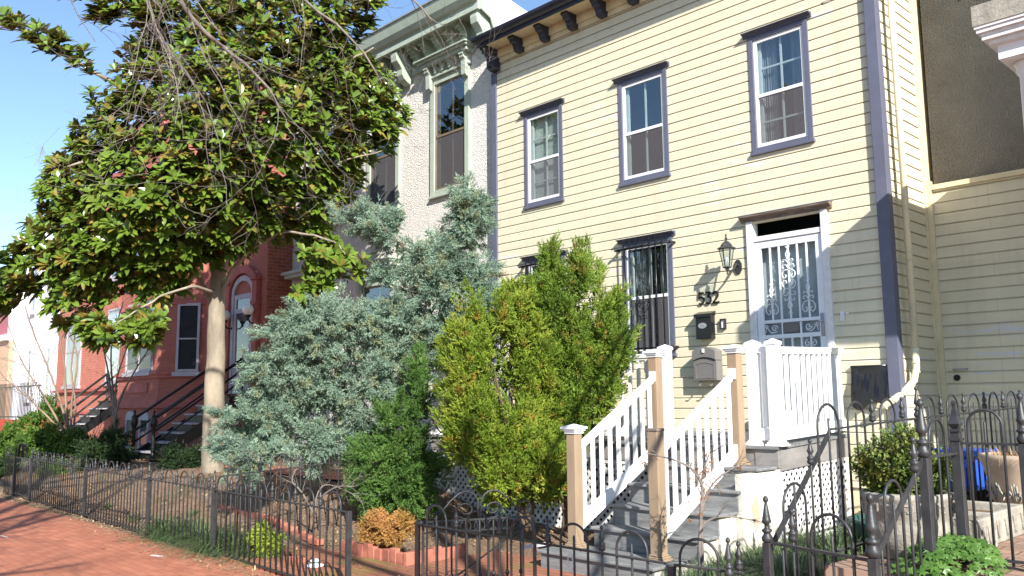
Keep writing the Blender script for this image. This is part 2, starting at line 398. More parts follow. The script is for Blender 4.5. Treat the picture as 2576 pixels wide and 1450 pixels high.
tag(g.build('garden_soil', M['soil'], smooth=True), kind='structure')
g = MB().box(-8.9, -4.95, 4.24, 5.25, -1.8, -1.605); g.box(-7.0, -4.95, 5.252, 6.45, -1.8, -1.606)
tag(g.build('garden_path', M['paver_moss']), kind='structure')
g = MB()
for i in range(30):
    x0 = -19+i*.3; g.quad((x0, 6.9, gh(x0, 6.9)+.03), (x0+.3, 6.9, gh(x0+.3, 6.9)+.03), (x0+.3, 7.7, gh(x0+.3, 7.7)+.03), (x0, 7.7, gh(x0, 7.7)+.03))
tag(g.build('neighbour_path', M['paver']), kind='structure')
g = MB().box(-2.52, 9, 5.0, 10.55, -1.9, -1.0); tag(g.build('terrace', M['terrace']), kind='structure')
t = MB().box(-2.45, 1.5, 4.72, 4.998, -1.9, -1.2); t.box(-2.45, 1.5, 4.45, 4.718, -1.9, -1.42)
tag(t.build('terrace_steps', M['concrete']), kind='structure')

# ================================================================== WINDOWS
def window(house, x0, x1, z0, z1, Y, trim, tw=.066, sash=None, cap=None, capmat=None, sill=True, screen=True, mid=.5, uppermunt=0, lowmunt=0, curtain='curtain', grille=False, depth=.04, sw=.045, centre=False, curt_y=.13):
    """outer trim box x0..x1, z0..z1 standing depth proud of wall plane Y"""
    sash = sash or M['white']; yf = Y-depth
    m = MB(); m.box(x0, x0+tw, yf, Y+.06, z0, z1); m.box(x1-tw, x1, yf, Y+.06, z0, z1)
    m.box(x0+tw, x1-tw, yf+.002, Y+.06, z1-tw, z1); m.box(x0+tw, x1-tw, yf+.002, Y+.06, z0, z0+tw*.8)
    # inner bead
    w_ = m.build('window', trim, house); bevel(w_, .005)
    a0, a1, b0, b1 = x0+tw, x1-tw, z0+tw*.8, z1-tw
    ys = Y-depth*.45; zm = b0+(b1-b0)*mid
    s = MB(); s.box(a0, a0+sw, ys, ys+.035, b0, b1); s.box(a1-sw, a1, ys, ys+.035, b0, b1)
    s.box(a0+sw, a1-sw, ys+.001, ys+.035, b1-sw, b1); s.box(a0+sw, a1-sw, ys+.001, ys+.035, b0, b0+sw)
    s.box(a0+sw, a1-sw, ys-.006, ys+.035, zm-.022, zm+.022)
    o = s.build('sash', sash, w_); bevel(o, .003, 1)
    # inner double-hung sash seen behind the storm glass
    s = MB(); yi = ys+.062; xm = (a0+a1)/2
    s.box(a0, a0+sw*1.5, yi, yi+.03, b0, b1); s.box(a1-sw*1.5, a1, yi, yi+.03, b0, b1); s.box(xm-.011, xm+.011, yi, yi+.02, b0, b1)
    for k in range(uppermunt): zz = zm+(b1-zm)*(k+1)/(uppermunt+1); s.box(a0, a1, yi+.002, yi+.021, zz-.011, zz+.011)
    for k in range(lowmunt): zz = b0+(zm-b0)*(k+1)/(lowmunt+1); s.box(a0, a1, yi+.002, yi+.021, zz-.011, zz+.011)
    s.build('muntin', sash, w_)
    gl = MB().box(a0+sw, a1-sw, ys+.012, ys+.016, zm+.022, b1-sw); gl.build('pane', M['glass'], w_)
    gl = MB().box(a0+sw, a1-sw, ys+.016, ys+.020, b0+sw, zm-.022); gl.build('pane', M['glassdim'] if screen else M['glass'], w_)
    if screen:
        q = MB(); q.quad((a0+sw, ys+.006, b0+sw), (a1-sw, ys+.006, b0+sw), (a1-sw, ys+.006, zm-.022), (a0+sw, ys+.006, zm-.022)); q.build('insect_screen', M['screen'], w_)
    if curtain:
        c = MB(); n = 26; wdt = (a1-a0); yb = Y+curt_y
        for half in ((0, .36), (.64, 1.0)) if curtain == 'curtain' else ((0, 1.0),):
            pr = None
            for i in range(n+1):
                u = half[0]+(half[1]-half[0])*i/n; x = a0+wdt*u
                yy = yb+(.02*math.sin(i*1.9)+.01*math.sin(i*.8) if curtain == 'curtain' else 0)
                if pr: c.quad((pr[0], pr[1], b0), (x, yy, b0), (x, yy, b1), (pr[0], pr[1], b1))
                pr = (x, yy)
        c.build('curtain' if curtain == 'curtain' else 'blind', M[curtain], w_)
    if cap:
        cm = capmat or trim; e, h, pj = cap
        prof = [(0, 0), (-.052, 0), (-.055, h*.35), (-pj*.75, h*.62), (-pj, h*.72), (-pj, h*.86), (0, h)]
        p = [(x0-e, Y+a, z1-.012+b) for a, b in prof]
        cc = MB(); cc.prism(p, (0, 0, 0), (x1-x0+2*e, 0, 0)); o = cc.build('head_cap', cm, w_)
    if sill:
        cc = MB().box(x0-.02, x1+.02, yf-.025, Y, z0-.045, z0-.002); o = cc.build('sill', trim, w_); bevel(o, .006)
    return w_
def grille(w_, x0, x1, z0, z1, Y):
    m = MB(); yf = Y-.13; n = 7
    for i in range(n):
        x = x0+.10+(x1-x0-.20)*i/(n-1); m.box(x-.007, x+.007, yf-.007, yf+.007, z0-.12, z1+.01)
    for z in (z0+.06, z1-.13):
        m.box(x0-.05, x1+.05, yf+.008, yf+.022, z-.014, z+.014)
        for x in (x0-.04, x1+.04): m.tube([(x, yf+.015, z), (x, Y-.01, z)], .016, 6); m.lathe((x, yf+.0, z-.02), [(.012, 0), (.022, .01), (.022, .03), (.012, .04)], 8)
    xc = (x0+x1)/2; zc = (z0+z1)/2-.05
    for sx in (-1, 1):
        for sz in (-1, 1):
            m.tube(spiral((xc+sx*.045, yf-.012, zc+sz*.075), .045, .012, R(90 if sz > 0 else -90), .95*sx*sz*-1, UX, UZ, 16), .006, 5)
            m.tube(spiral((xc+sx*.032, yf-.012, zc+sz*.27), .030, .009, R(-90 if sz > 0 else 90), 1.0*sx*sz, UX, UZ, 14), .0055, 5)
            m.tube([(xc+sx*.085, yf-.012, zc+sz*.06), (xc+sx*.09, yf-.012, zc+sz*.13), (xc+sx*.02, yf-.012, zc+sz*.21), (xc, yf-.012, zc+sz*.25)], .006, 5)
    return m.build('security_grille', M['black'], w_, True)

# ================================================================== YELLOW CLAPBOARD HOUSE
YF = 9.5; HX0, HX1 = -10.17, -3.86; EXP = .1337; ZREF = 4.022
yh = empty('clapboard_house', (-7, YF+2, -1.64), 'pale yellow clapboard house with violet trim and number 532 by its white door', 'house')
WIN = [(-9.50, -8.66, 3.06, 4.585), (-7.55, -6.69, 3.06, 4.585), (-5.42, -4.605, 3.06, 4.585), (-9.50, -8.66, .60, 2.20), (-7.55, -6.69, .60, 2.20)]
DOOR = (-5.555, -4.49, -.40, 2.185)
def clap(mb, along, lo, hi, zlo, zhi, plane, holes, out):
    """lapped boards; along(u, d, z) -> point, u runs along the wall, d = distance proud of it"""
    k0 = int(math.floor((zlo-ZREF)/EXP)); k = k0
    while ZREF+k*EXP < zhi:
        za = ZREF+k*EXP; zb = za+EXP
        cuts = sorted({max(za, zlo), min(zb, zhi)} | {z for h in holes for z in (h[2], h[3]) if max(za, zlo) < z < min(zb, zhi)})
        jit = random.uniform(-.0015, .0015)
        for c0, c1 in zip(cuts[:-1], cuts[1:]):
            segs = [(lo, hi)]
            for h in holes:
                if h[2] < c1-1e-5 and h[3] > c0+1e-5:
                    ns = []
                    for s0, s1 in segs:
                        if h[1] <= s0 or h[0] >= s1: ns.append((s0, s1))
                        else:
                            if h[0] > s0: ns.append((s0, h[0]))
                            if h[1] < s1: ns.append((h[1], s1))
                    segs = ns
            # profile: drip edge .020 proud at the foot, bevel then flat face, thin at the top
            def dd(z):
                t = (z-za)/EXP
                return .026+jit if t < .82 else .026+jit-(t-.82)/.18*.019
            zs = sorted({c0, c1} | {z for z in (za+.82*EXP,) if c0 < z < c1})
            for s0, s1 in segs:
                n = max(1, int((s1-s0)/1.2)); 
                for z0, z1 in zip(zs[:-1], zs[1:]):
                    for q in range(n):
                        u0 = s0+(s1-s0)*q/n; u1 = s0+(s1-s0)*(q+1)/n
                        mb.quad(along(u0, dd(z0), z0), along(u1, dd(z0), z0), along(u1, dd(z1), z1), along(u0, dd(z1), z1))
                if abs(c0-za) < 1e-6: mb.quad(along(s0, .0, za), along(s1, .0, za), along(s1, dd(za), za), along(s0, dd(za), za))
        k += 1
mb = MB(); holes = [(w_[0]+.03, w_[1]-.03, w_[2]+.03, w_[3]-.03) for w_ in WIN]+[(DOOR[0]+.03, DOOR[1]-.03, DOOR[2], DOOR[3]-.03)]
clap(mb, lambda u, d, z: (u, YF-d, z), HX0, HX1, -1.0, 5.64, YF, holes, 1)
mb.build('wall', M['yellow'], yh)
mb = MB(); clap(mb, lambda u, d, z: (-3.80+d, u, z), YF-.01, 10.6, -1.0, 6.3, 0, [], 1); mb.build('wall', M['yellow'], yh)
# plain backing of the shell (front pierced by the openings), roof
bk = MB(); xs = sorted({HX0, HX1}|{h[0] for h in holes}|{h[1] for h in holes}); zs = sorted({-1.64, 5.9}|{h[2] for h in holes}|{h[3] for h in holes})
for xa, xb in zip(xs[:-1], xs[1:]):
    for za, zb in zip(zs[:-1], zs[1:]):
        xm, zm = (xa+xb)/2, (za+zb)/2
        if any(h[0] < xm < h[1] and h[2] < zm < h[3] for h in holes): continue
        bk.quad((xa, YF+.004, za), (xb, YF+.004, za), (xb, YF+.004, zb), (xa, YF+.004, zb))
bk.box(HX0, -3.806, 10.61, 18, -1.64, 6.2); bk.build('shell', M['yellow_plain'], yh)
rm = MB().box(HX0+.02, HX1-.02, YF+.6, YF+.65, -1.6, 5.8); rm.build('room_dark_sheet', M['dark'], yh)  # near-black sheet painting the darkness of the rooms behind the openings
rf = MB(); rf.prism([(0, 9.0, 5.985), (0, 18, 6.75), (0, 18, 6.70), (0, 9.0, 5.972)], (HX0+.005, 0, 0), (-3.70, 0, 0)); rf.build('roof', M['roof'], yh)
# frieze, soffit, gutter
fr = MB().box(HX0, -3.80, 9.44, YF, 5.645, 5.86); fr.box(HX0, -3.80, 9.40, 9.438, 5.72, 5.86); fr.build('frieze', M['yellow_plain'], yh)
so_ = MB().box(HX0, -3.78, 9.07, 9.45, 5.862, 5.88); so_.build('soffit', M['yellow_plain'], yh)
gt = MB(); prof = [(9.06, 5.875), (9.03, 5.88), (8.99, 5.895), (8.95, 5.93), (8.94, 5.955), (8.94, 5.97), (9.0, 5.97), (9.06, 5.95)]
gt.prism([(0, a, b) for a, b in prof], (-10.22, 0, 0), (-3.7, 0, 0)); gt.build('gutter', M['navy'], yh)
fb = MB().box(-10.2, -3.72, 9.062, 9.09, 5.83, 5.93); fb.build('fascia', M['navy'], yh)
def corbel(x, w_=.125, top=5.86, wallY=9.44, proj=.27, h=.225, mat='navy'):
    c = MB(); pf = [(0, 0), (-proj, 0), (-proj, -.035), (-proj*.86, -.05), (-proj*.82, -.09), (-proj*.66, -.105), (-proj*.55, -.14), (-proj*.5, -h+.03), (-proj*.3, -h), (0, -h)]
    c.prism([(x-w_/2, wallY+a, top+b) for a, b in pf], (0, 0, 0), (w_, 0, 0)); return c
for i in range(11):
    o = corbel(-9.50+i*.587).build('corbel', M['navy'], yh); bevel(o, .006)
o = corbel(-10.12, .16, 5.86, 9.46, .33, .36).build('corbel', M['navy'], yh); bevel(o, .008)
# corner boards
cb = MB().box(-10.26, -10.14, YF-.055, YF+.05, -1.4, 5.51); o = cb.build('corner_board', M['purple'], yh); bevel(o)
cb = MB().box(-3.90, -3.765, YF-.075, YF+.02, -1.3, 5.80); cb.box(-3.80, -3.765, YF+.022, YF+.05, -1.3, 5.80); o = cb.build('corner_board', M['purple'], yh); bevel(o)
cb = MB().box(-3.80, -3.755, 10.50, 10.60, -1.0, 6.3); cb.build('corner_board', M['yellow_plain'], yh)
# windows
wl = [window(yh, *WIN[0], YF, M['purple'], cap=(.055, .065, .11), capmat=M['capdark'], uppermunt=1, lowmunt=1, mid=.47, curtain='curtainw', curt_y=.10),
      window(yh, *WIN[1], YF, M['purple'], cap=(.055, .065, .11), capmat=M['capdark'], mid=.47, curtain=None),
      window(yh, *WIN[2], YF, M['purple'], cap=(.055, .065, .11), capmat=M['capdark'], uppermunt=1, lowmunt=1, mid=.47),
      window(yh, *WIN[3], YF, M['purple'], cap=(.055, .065, .11), capmat=M['capdark']),
      window(yh, *WIN[4], YF, M['purple'], cap=(.055, .065, .11), capmat=M['capdark'])]
for i in (3, 4): grille(wl[i], WIN[i][0], WIN[i][1], WIN[i][2]+.02, WIN[i][3]+.02, YF)
# door
dx0, dx1, dz0, dz1 = DOOR; jw = .085
df = MB(); df.box(dx0, dx0+jw, YF-.06, YF+.09, dz0, dz1); df.box(dx1-jw, dx1, YF-.06, YF+.09, dz0, dz1)
df.box(dx0+jw, dx1-jw, YF-.045, YF+.09, 1.92, 1.985); df.box(dx0+jw, dx1-jw, YF-.03, YF+.09, dz1-.012, dz1)
dfr = df.build('door_frame', M['whitewood'], yh); bevel(dfr, .006)
MB().box(dx0+jw, dx1-jw, YF+.05, YF+.056, 1.985, dz1-.012).build('transom_pane', M['glassdim'], dfr)
prof = [(0, 0), (-.07, 0), (-.072, .02), (-.09, .035), (-.125, .05), (-.125, .068), (0, .08)]
MB().prism([(dx0-.06, YF+a, dz1+b) for a, b in prof], (0, 0, 0), (dx1-dx0+.12, 0, 0)).build('head_cap', M['wood'], dfr)
MB().prism([(dx0-.065, YF+a, dz1+b+.003) for a, b in ((0, .08), (-.128, .067), (-.128, .076), (0, .09))], (0, 0, 0), (dx1-dx0+.13, 0, 0)).build('cap_flashing', M['purple'], dfr)
lx0, lx1 = dx0+jw+.006, dx1-jw-.006; yd = YF-.03; D = MB()
lz0, lz1 = -.37, 1.915; st = .085
D.box(lx0, lx0+st, yd, yd+.035, lz0, lz1); D.box(lx1-st, lx1, yd, yd+.035, lz0, lz1)
D.box(lx0+st, lx1-st, yd+.001, yd+.035, lz1-st, lz1); D.box(lx0+st, lx1-st, yd+.001, yd+.035, .895, .935)
D.box(lx0+st, lx1-st, yd+.001, yd+.035, .705, .755); D.box(lx0+st, lx1-st, yd+.001, yd+.035, lz0, lz0+.22)
nb = 5; bx = [lx0+st+(lx1-lx0-2*st)*(i+1)/(nb+1) for i in range(nb)]
for x in bx:
    D.box(x-.0105, x+.0105, yd+.004, yd+.024, .935, lz1-st); D.box(x-.0105, x+.0105, yd+.004, yd+.024, lz0+.22, .705)
D.box(bx[1]-.01, bx[1]+.01, yd+.004, yd+.03, .755, .895); D.box(bx[3]-.01, bx[3]+.01, yd+.004, yd+.03, .755, .895)
door = D.build('security_door', M['blueg'], yh); bevel(door, .003, 1)
S = MB(); ysw = yd+.002
def flush():
    global S
    S.build('scrollwork', M['blueg'], door, True); S = MB()
def scroll_pair(x, z, r, s, rt=.006, a=90, tn=1.05):
    for sx in (-1, 1): S.tube(spiral((x+sx*r*1.05, ysw, z), r, r*.28, R(a), -sx*tn*s, UX, UZ, 18), rt, 5)
def fleur(x, z, k=1.0, s=1):
    """one cast ornament: tip, leaves and curls stacked on the bar"""
    for sx in (-1, 1):
        S.tube([(x, ysw, z+s*.25*k), (x+sx*.028*k, ysw, z+s*.20*k), (x+sx*.015*k, ysw, z+s*.155*k), (x, ysw, z+s*.12*k)], .0055, 5)
        S.tube([(x, ysw, z+s*.265*k), (x+sx*.012*k, ysw, z+s*.275*k), (x+sx*.028*k, ysw, z+s*.295*k)], .005, 5)
        S.tube([(x, ysw, z+s*.09*k), (x+sx*.03*k, ysw, z+s*.13*k), (x+sx*.06*k, ysw, z+s*.135*k), (x+sx*.068*k, ysw, z+s*.115*k), (x+sx*.052*k, ysw, z+s*.108*k)], .0055, 5)
        S.tube([(x, ysw, z+s*.02*k), (x+sx*.03*k, ysw, z+s*.07*k), (x+sx*.07*k, ysw, z+s*.07*k), (x+sx*.078*k, ysw, z+s*.04*k), (x+sx*.055*k, ysw, z+s*.03*k)], .0055, 5)
xc = bx[2]
fleur(xc, 1.52, 1.0, 1); flush(); fleur(xc, 1.36-.07, 1.0, -1); flush()
for sx in (-1, 1):
    for sg in (-1, 1):
        S.tube([(xc, ysw, 1.415+sg*.115), (xc+sx*.05, ysw, 1.415+sg*.112), (xc+sx*.082, ysw, 1.415+sg*.08), (xc+sx*.085, ysw, 1.415+sg*.045), (xc+sx*.066, ysw, 1.415+sg*.015), (xc+sx*.04, ysw, 1.415+sg*.018), (xc+sx*.03, ysw, 1.415+sg*.045), (xc+sx*.05, ysw, 1.415+sg*.055)], .006, 5)
flush()
for x in (bx[0], bx[4]):
    fleur(x, 1.13, .85, 1)
    for sx in (-1, 1): S.tube([(x, ysw, 1.135), (x+sx*.05, ysw, 1.125), (x+sx*.08, ysw, 1.08), (x+sx*.078, ysw, 1.03), (x+sx*.05, ysw, 1.0), (x+sx*.025, ysw, 1.01), (x+sx*.022, ysw, 1.045), (x+sx*.04, ysw, 1.055)], .006, 5)
    flush()
    for sx in (-1, 1): S.tube(spiral((x+sx*.04, ysw, .63), .04, .012, R(90), -sx*1.1, UX, UZ, 16), .006, 5)
    flush()
for x, sx in ((bx[0], 1), (bx[4], -1)):
    S.tube(spiral((x+sx*.02, ysw, .83), .045, .012, R(0), 1.2*sx, UX, UZ, 18), .006, 5)
    S.tube([(x-sx*.10, ysw, .775), (x-sx*.085, ysw, .86), (x-sx*.05, ysw, .80), (x-sx*.02, ysw, .775), (x+sx*.05, ysw, .79)], .006, 5)
    S.tube(spiral((x-sx*.085, ysw, .85), .03, .01, R(180), -1.1*sx, UX, UZ, 14), .005, 5)
    flush()
MB().box(bx[1]+.02, bx[3]-.02, yd-.006, yd+.02, .775, .88).build('mail_slot', M['greybox'], door)
h = MB(); h.box(lx1-.062, lx1-.022, yd-.012, yd-.001, .70, .97); h.tube([(lx1-.04, yd-.01, .87), (lx1-.04, yd-.05, .87), (lx1-.09, yd-.055, .865)], .010, 6); h.build('handle', M['greystone'], door, True)
MB().box(lx0+st, lx1-st, yd+.028, yd+.031, .755, lz1-st).build('pane', M['glassdim'], door)
MB().box(lx0+st, lx1-st, yd+.028, yd+.031, lz0+.22, .705).build('pane', M['glassdim'], door)
MB().box(lx0+.01, lx1-.01, YF+.10, YF+.14, lz0, 1.91).build('inner_door', plain('grey_inner_door', (.48, .47, .50), .5), yh)
# downspout
dp = MB(); xp = -3.66; pr = .037
dp.tube([(xp, 9.62, 6.2), (xp, 9.62, .50)], pr, 14); dp.tube([(xp, 9.62, .52), (xp, 9.60, .30), (xp-.02, 9.57, .17), (xp-.10, 9.47, .04), (xp-.20, 9.40, -.05), (xp-.30, 9.34, -.13)], pr*1.02, 14)
for z in (3.2, 1.6, .50, .36, .26): dp.tube([(xp, 9.62 if z > .4 else 9.60, z-.008), (xp, 9.62 if z > .4 else 9.60, z+.008)], pr*1.09, 14)
for k in range(3):
    a_ = Vector((xp-.10-.08*k, 9.47-.055*k, .04-.072*k)); dp.tube([a_, a_+Vector((-.014, -.011, -.013))], pr*1.10, 14)
dp.build('downspout', M['cream_pipe'], yh, True)
# house number
def stroke(pts, nm):
    d_ = MB()
    for a, b in zip(pts[:-1], pts[1:]): d_.bar(a, b, .012, .021, (0, 0, 1) if abs(a[0]-b[0]) > abs(a[2]-b[2]) else (1, 0, 0))
    d_.tube(pts, .0105, 6); d_.build(nm, M['irondark'], yh)
def P2(x, z): return (x, YF-.045, z)
n0 = 1.215; H = .145
stroke([P2(-6.215, n0+H), P2(-6.285, n0+H), P2(-6.292, n0+H*.55), P2(-6.262, n0+H*.62), P2(-6.232, n0+H*.58), P2(-6.215, n0+H*.4), P2(-6.217, n0+H*.2), P2(-6.235, n0+H*.03), P2(-6.265, n0), P2(-6.29, n0+H*.08)], 'house_digit')
stroke([P2(-6.185, n0+H), P2(-6.115, n0+H), P2(-6.155, n0+H*.62), P2(-6.125, n0+H*.55), P2(-6.108, n0+H*.38), P2(-6.112, n0+H*.18), P2(-6.13, n0+H*.03), P2(-6.16, n0), P2(-6.188, n0+H*.1)], 'house_digit')
stroke([P2(-6.075, n0+H*.78), P2(-6.06, n0+H*.95), P2(-6.035, n0+H), P2(-6.01, n0+H*.92), P2(-6.0, n0+H*.74), P2(-6.01, n0+H*.52), P2(-6.078, n0+H*.02), P2(-5.995, n0+H*.02), P2(-5.993, n0+H*.12)], 'house_digit')
# little old bell plate right of the door
b_ = MB().box(-4.41, -4.36, YF-.04, YF-.02, .86, .97); b_.box(-4.34, -4.31, YF-.045, YF-.02, .93, .955); b_.build('bell_plate', M['whitewood'], yh)
# clapboard garden gate filling the recess between the houses
sg = empty('recess_gate', (-2.6, 10.6, -1.0), 'yellow clapboard gate right of the downspout with steel pull and round lock', 'gate')
mb = MB(); clap(mb, lambda u, d, z: (u, 10.6-d, z), -3.72, -.6, -1.0, 2.44, 0, [], 1); mb.build('boards', M['yellow'], sg)
MB().box(-3.79, -.6, 10.60, 10.66, -1.0, 2.47).build('frame', M['yellow_plain'], sg)
MB().box(-3.79, -3.70, 10.54, 10.598, -1.0, 2.55).build('post', M['yellow_plain'], sg)
MB().box(-3.698, -.6, 10.54, 10.598, 2.441, 2.50).build('cap_rail', M['yellow_plain'], sg)
h = MB(); h.tube([(-3.60, 10.56, .30), (-3.60, 10.52, .30), (-3.46, 10.52, .30), (-3.46, 10.56, .30)], .011, 8); h.build('handle', M['greystone'], sg, True)
h = MB(); h.tube([(-3.58, 10.572, .205), (-3.58, 10.555, .205)], .036, 14); h.build('lock', M['irondark'], sg)

# wall lantern, letter boxes
la = empty('wall_lantern', (-5.75, YF, 1.68), 'weathered grey glass coach lantern on a curled bracket left of the white door', 'wall lamp')
Lx, Ly = -5.71, YF-.27
lf = MB(); z0, z1, r0, r1 = 1.61, 1.84, .048, .088
hx = [(math.cos(R(60*i+30)), math.sin(R(60*i+30))) for i in range(6)]
for i in range(6):
    c_, s_ = hx[i]; lf.bar((Lx+r0*c_, Ly+r0*s_, z0), (Lx+r1*c_, Ly+r1*s_, z1), .010, .010)
lf.lathe((Lx, Ly, z1), [(.100, 0), (.112, .006), (.112, .018), (.075, .035), (.062, .065), (.028, .10), (.012, .108), (.010, .12), (.018, .135), (.012, .15), (.007, .165), (.012, .18), (.002, .20)], 6, 1, R(30))
lf.lathe((Lx, Ly, z0-.09), [(.006, 0), (.012, .02), (.008, .03), (.02, .055), (.024, .075), (.05, .088), (.056, .096)], 6, 1, R(30))
lf.build('cage', M['iron'], la)
q = MB(); q.lathe((Lx, Ly, z0), [(r0*.92, .004), (r1*.92, z1-z0-.004)], 6, 1, R(30)); q.build('lantern_glass', M['lampglass'], la)
q = MB(); q.lathe((Lx, Ly, z0), [(.014, 0), (.014, .07), (.02, .09), (.018, .12), (.004, .14)], 8); q.build('bulb', M['globe'], la, True)
a_ = MB(); a_.tube([(Lx, Ly, z0-.03), (Lx+.005, Ly+.06, z0-.045), (Lx+.01, Ly+.13, z0-.01), (Lx+.01, Ly+.19, z0+.06), (Lx+.01, Ly+.245, z0+.04)], [.012, .012, .014, .018, .02], 8)
a_.build('arm', M['iron'], la, True)
a_ = MB(); a_.prism([(Lx+.01+.06*math.cos(R(t)), YF-.045, z0+.03+.10*math.sin(R(t))) for t in range(22, 382, 45)], (0, 0, 0), (0, .022, 0)); bevel(a_.build('back_plate', M['iron'], la), .008)
mbx = empty('black_mailbox', (-6.2, YF, .9), 'black metal letter box with silver oval badge under the house number', 'mailbox')
x0, x1 = -6.30, -6.07
b_ = MB().box(x0, x1, YF-.13, YF-.03, .755, 1.06); bevel(b_.build('body', M['black'], mbx), .006)
b_ = MB(); b_.prism([(x0-.012, YF-.150, 1.035), (x0-.012, YF-.150, 1.075), (x0-.012, YF-.03, 1.115), (x0-.012, YF-.03, 1.062), (x0-.012, YF-.135, 1.062), (x0-.012, YF-.135, 1.035)], (0, 0, 0), (x1-x0+.024, 0, 0)); b_.build('lid', M['black'], mbx)
def oval(x, y, z, rx, rz, th):
    o_ = MB(); o_.prism([(x+rx*math.cos(R(t)), y, z+rz*math.sin(R(t))) for t in range(0, 360, 15)], (0, 0, 0), (0, th, 0)); return o_
bdg = oval((x0+x1)/2-.01, YF-.137, .925, .062, .037, .006).build('badge', plain('silver', (.55, .53, .54), .3, .7), mbx)
b_ = MB(); 
for i, xx in enumerate((-.03, -.018, -.006, .006, .018, .03)): b_.tube([((x0+x1)/2-.01+xx, YF-.139, .915), ((x0+x1)/2-.005+xx, YF-.139, .936-.006*(i % 2))], .0022, 4)
b_.build('script', M['greybox'], bdg)
kb = empty('door_bell_box', (-5.93, YF, .95), 'small black open box with a white button between mailbox and door', 'bell')
b_ = MB().box(-5.985, -5.975, YF-.06, YF-.03, .87, 1.0); b_.box(-5.915, -5.905, YF-.06, YF-.03, .87, 1.0); b_.box(-5.975, -5.915, YF-.06, YF-.03, .99, 1.0); b_.box(-5.975, -5.915, YF-.06, YF-.03, .87, .88); b_.build('case', M['black'], kb)
MB().box(-5.972, -5.918, YF-.04, YF-.035, .885, .985).build('button', M['white'], kb)
gb = empty('grey_mailbox', (-6.2, YF, .4), 'taupe plastic letter box with arched lid and two paper hooks low on the wall', 'mailbox')
x0, x1 = -6.335, -5.985; yy0, yy1 = YF-.17, YF-.03
arc = lambda zb, rise, n=12: [((x0+(x1-x0)*i/n), zb+rise*math.sin(math.pi*i/n)) for i in range(n+1)]
b_ = MB(); b_.prism([(x0, yy0, .22)]+[(x, yy0, z) for x, z in arc(.47, .04)]+[(x1, yy0, .22)], (0, 0, 0), (0, yy1-yy0, 0)); bevel(b_.build('body', M['greybox'], gb), .008)
b_ = MB(); top = arc(.60, .05); low = arc(.475, .04); b_.prism([(x-.0, yy0-.02, z) for x, z in low]+[(x, yy0-.02, z) for x, z in top[::-1]], (0, 0, 0), (0, yy1-yy0+.02, 0)); bevel(b_.build('lid', M['greybox'], gb), .008)
b_ = MB(); a2 = [((x0+.04+(x1-x0-.08)*i/12), .42+.03*math.sin(math.pi*i/12)) for i in range(13)]; b_.tube([(x0+.04, yy0-.002, .25)]+[(x, yy0-.002, z) for x, z in a2]+[(x1-.04, yy0-.002, .25), (x0+.04, yy0-.002, .25)], .005, 5); b_.build('moulding', M['greybox'], gb)
b_ = MB().box(-6.175, -6.145, yy0-.035, yy0-.018, .575, .625); b_.build('flag_lock', M['curtainw'], gb)
b_ = MB()
for x in (-6.25, -6.08): b_.tube([(x, yy0+.03, .22), (x, yy0+.03, .17), (x-.005, yy0-.005, .155), (x-.008, yy0-.02, .18)], .008, 6)
b_.build('hook', M['greybox'], gb)
# black sheet covering by the corner board
bp = MB(); n = 14
for i in range(n):
    for j in range(n):
        def pt(i, j):
            x = -4.31+.40*i/n; z = .34-.44*j/n-(.05*math.sin(i*.5) if j == n else 0); y = YF-.06-.05*sstep(2, 12, j)+.018*noise.noise((x*12, z*5, 1))*min(1, j/3)
            return (x, y, z)
        bp.quad(pt(i, j), pt(i, j+1), pt(i+1, j+1), pt(i+1, j))
bp.box(-4.315, -3.905, YF-.065, YF-.025, .33, .345)
tag(bp.build('wall_cover', plain('black_plastic_sheet', (.008, .008, .01), .18, spec=.6), None, True), 'glossy black plastic sheet hung over a box low on the wall beside the corner board', 'cover')
# ================================================================== ENTRY DECK
dk = empty('entry_deck', (-7, 8.7, -1.6), 'raised grey entry deck with white vinyl railings and white lattice skirt before the yellow house', 'deck')
FX0, FX1, FY0, FY1 = -9.92, -4.40, 7.90, YF-.03
def slab(x0, x1, y0, y1, zt0, zt1, th):
    m = MB(); m.prism([(x0, y0, zt0-th), (x0, y0, zt0), (x0, y1, zt1), (x0, y1, zt1-th)], (0, 0, 0), (x1-x0, 0, 0)); return m
n = 11
fl = MB()
for i in range(n):
    a = FY0-.03+(FY1-FY0+.03)*i/n; b = FY0-.03+(FY1-FY0+.03)*(i+1)/n-.006
    za = -.485+.075*(a-FY0)/(FY1-FY0); zb = -.485+.075*(b-FY0)/(FY1-FY0)
    q = slab(FX0-.02, FX1+.02, a, b, za, zb, .028); k = len(fl.v); fl.v += q.v; fl.f += [tuple(k+t for t in f) for f in q.f]
fl.build('deck_board', M['step'], dk)
fs = MB(); fs.box(FX0, -5.85, FY0, FY0+.04, -.70, -.515); fs.box(-4.66, FX1, FY0, FY0+.04, -.70, -.515); fs.box(-5.85, -4.66, FY0+.01, FY0+.05, -.70, -.515)
bevel(fs.build('front_skirt', M['skirt'], dk), .004)
fs = slab(FX1-.04, FX1-.0, FY0+.042, FY1, -.515, -.44, .215); fs.build('side_skirt', M['skirt'], dk)
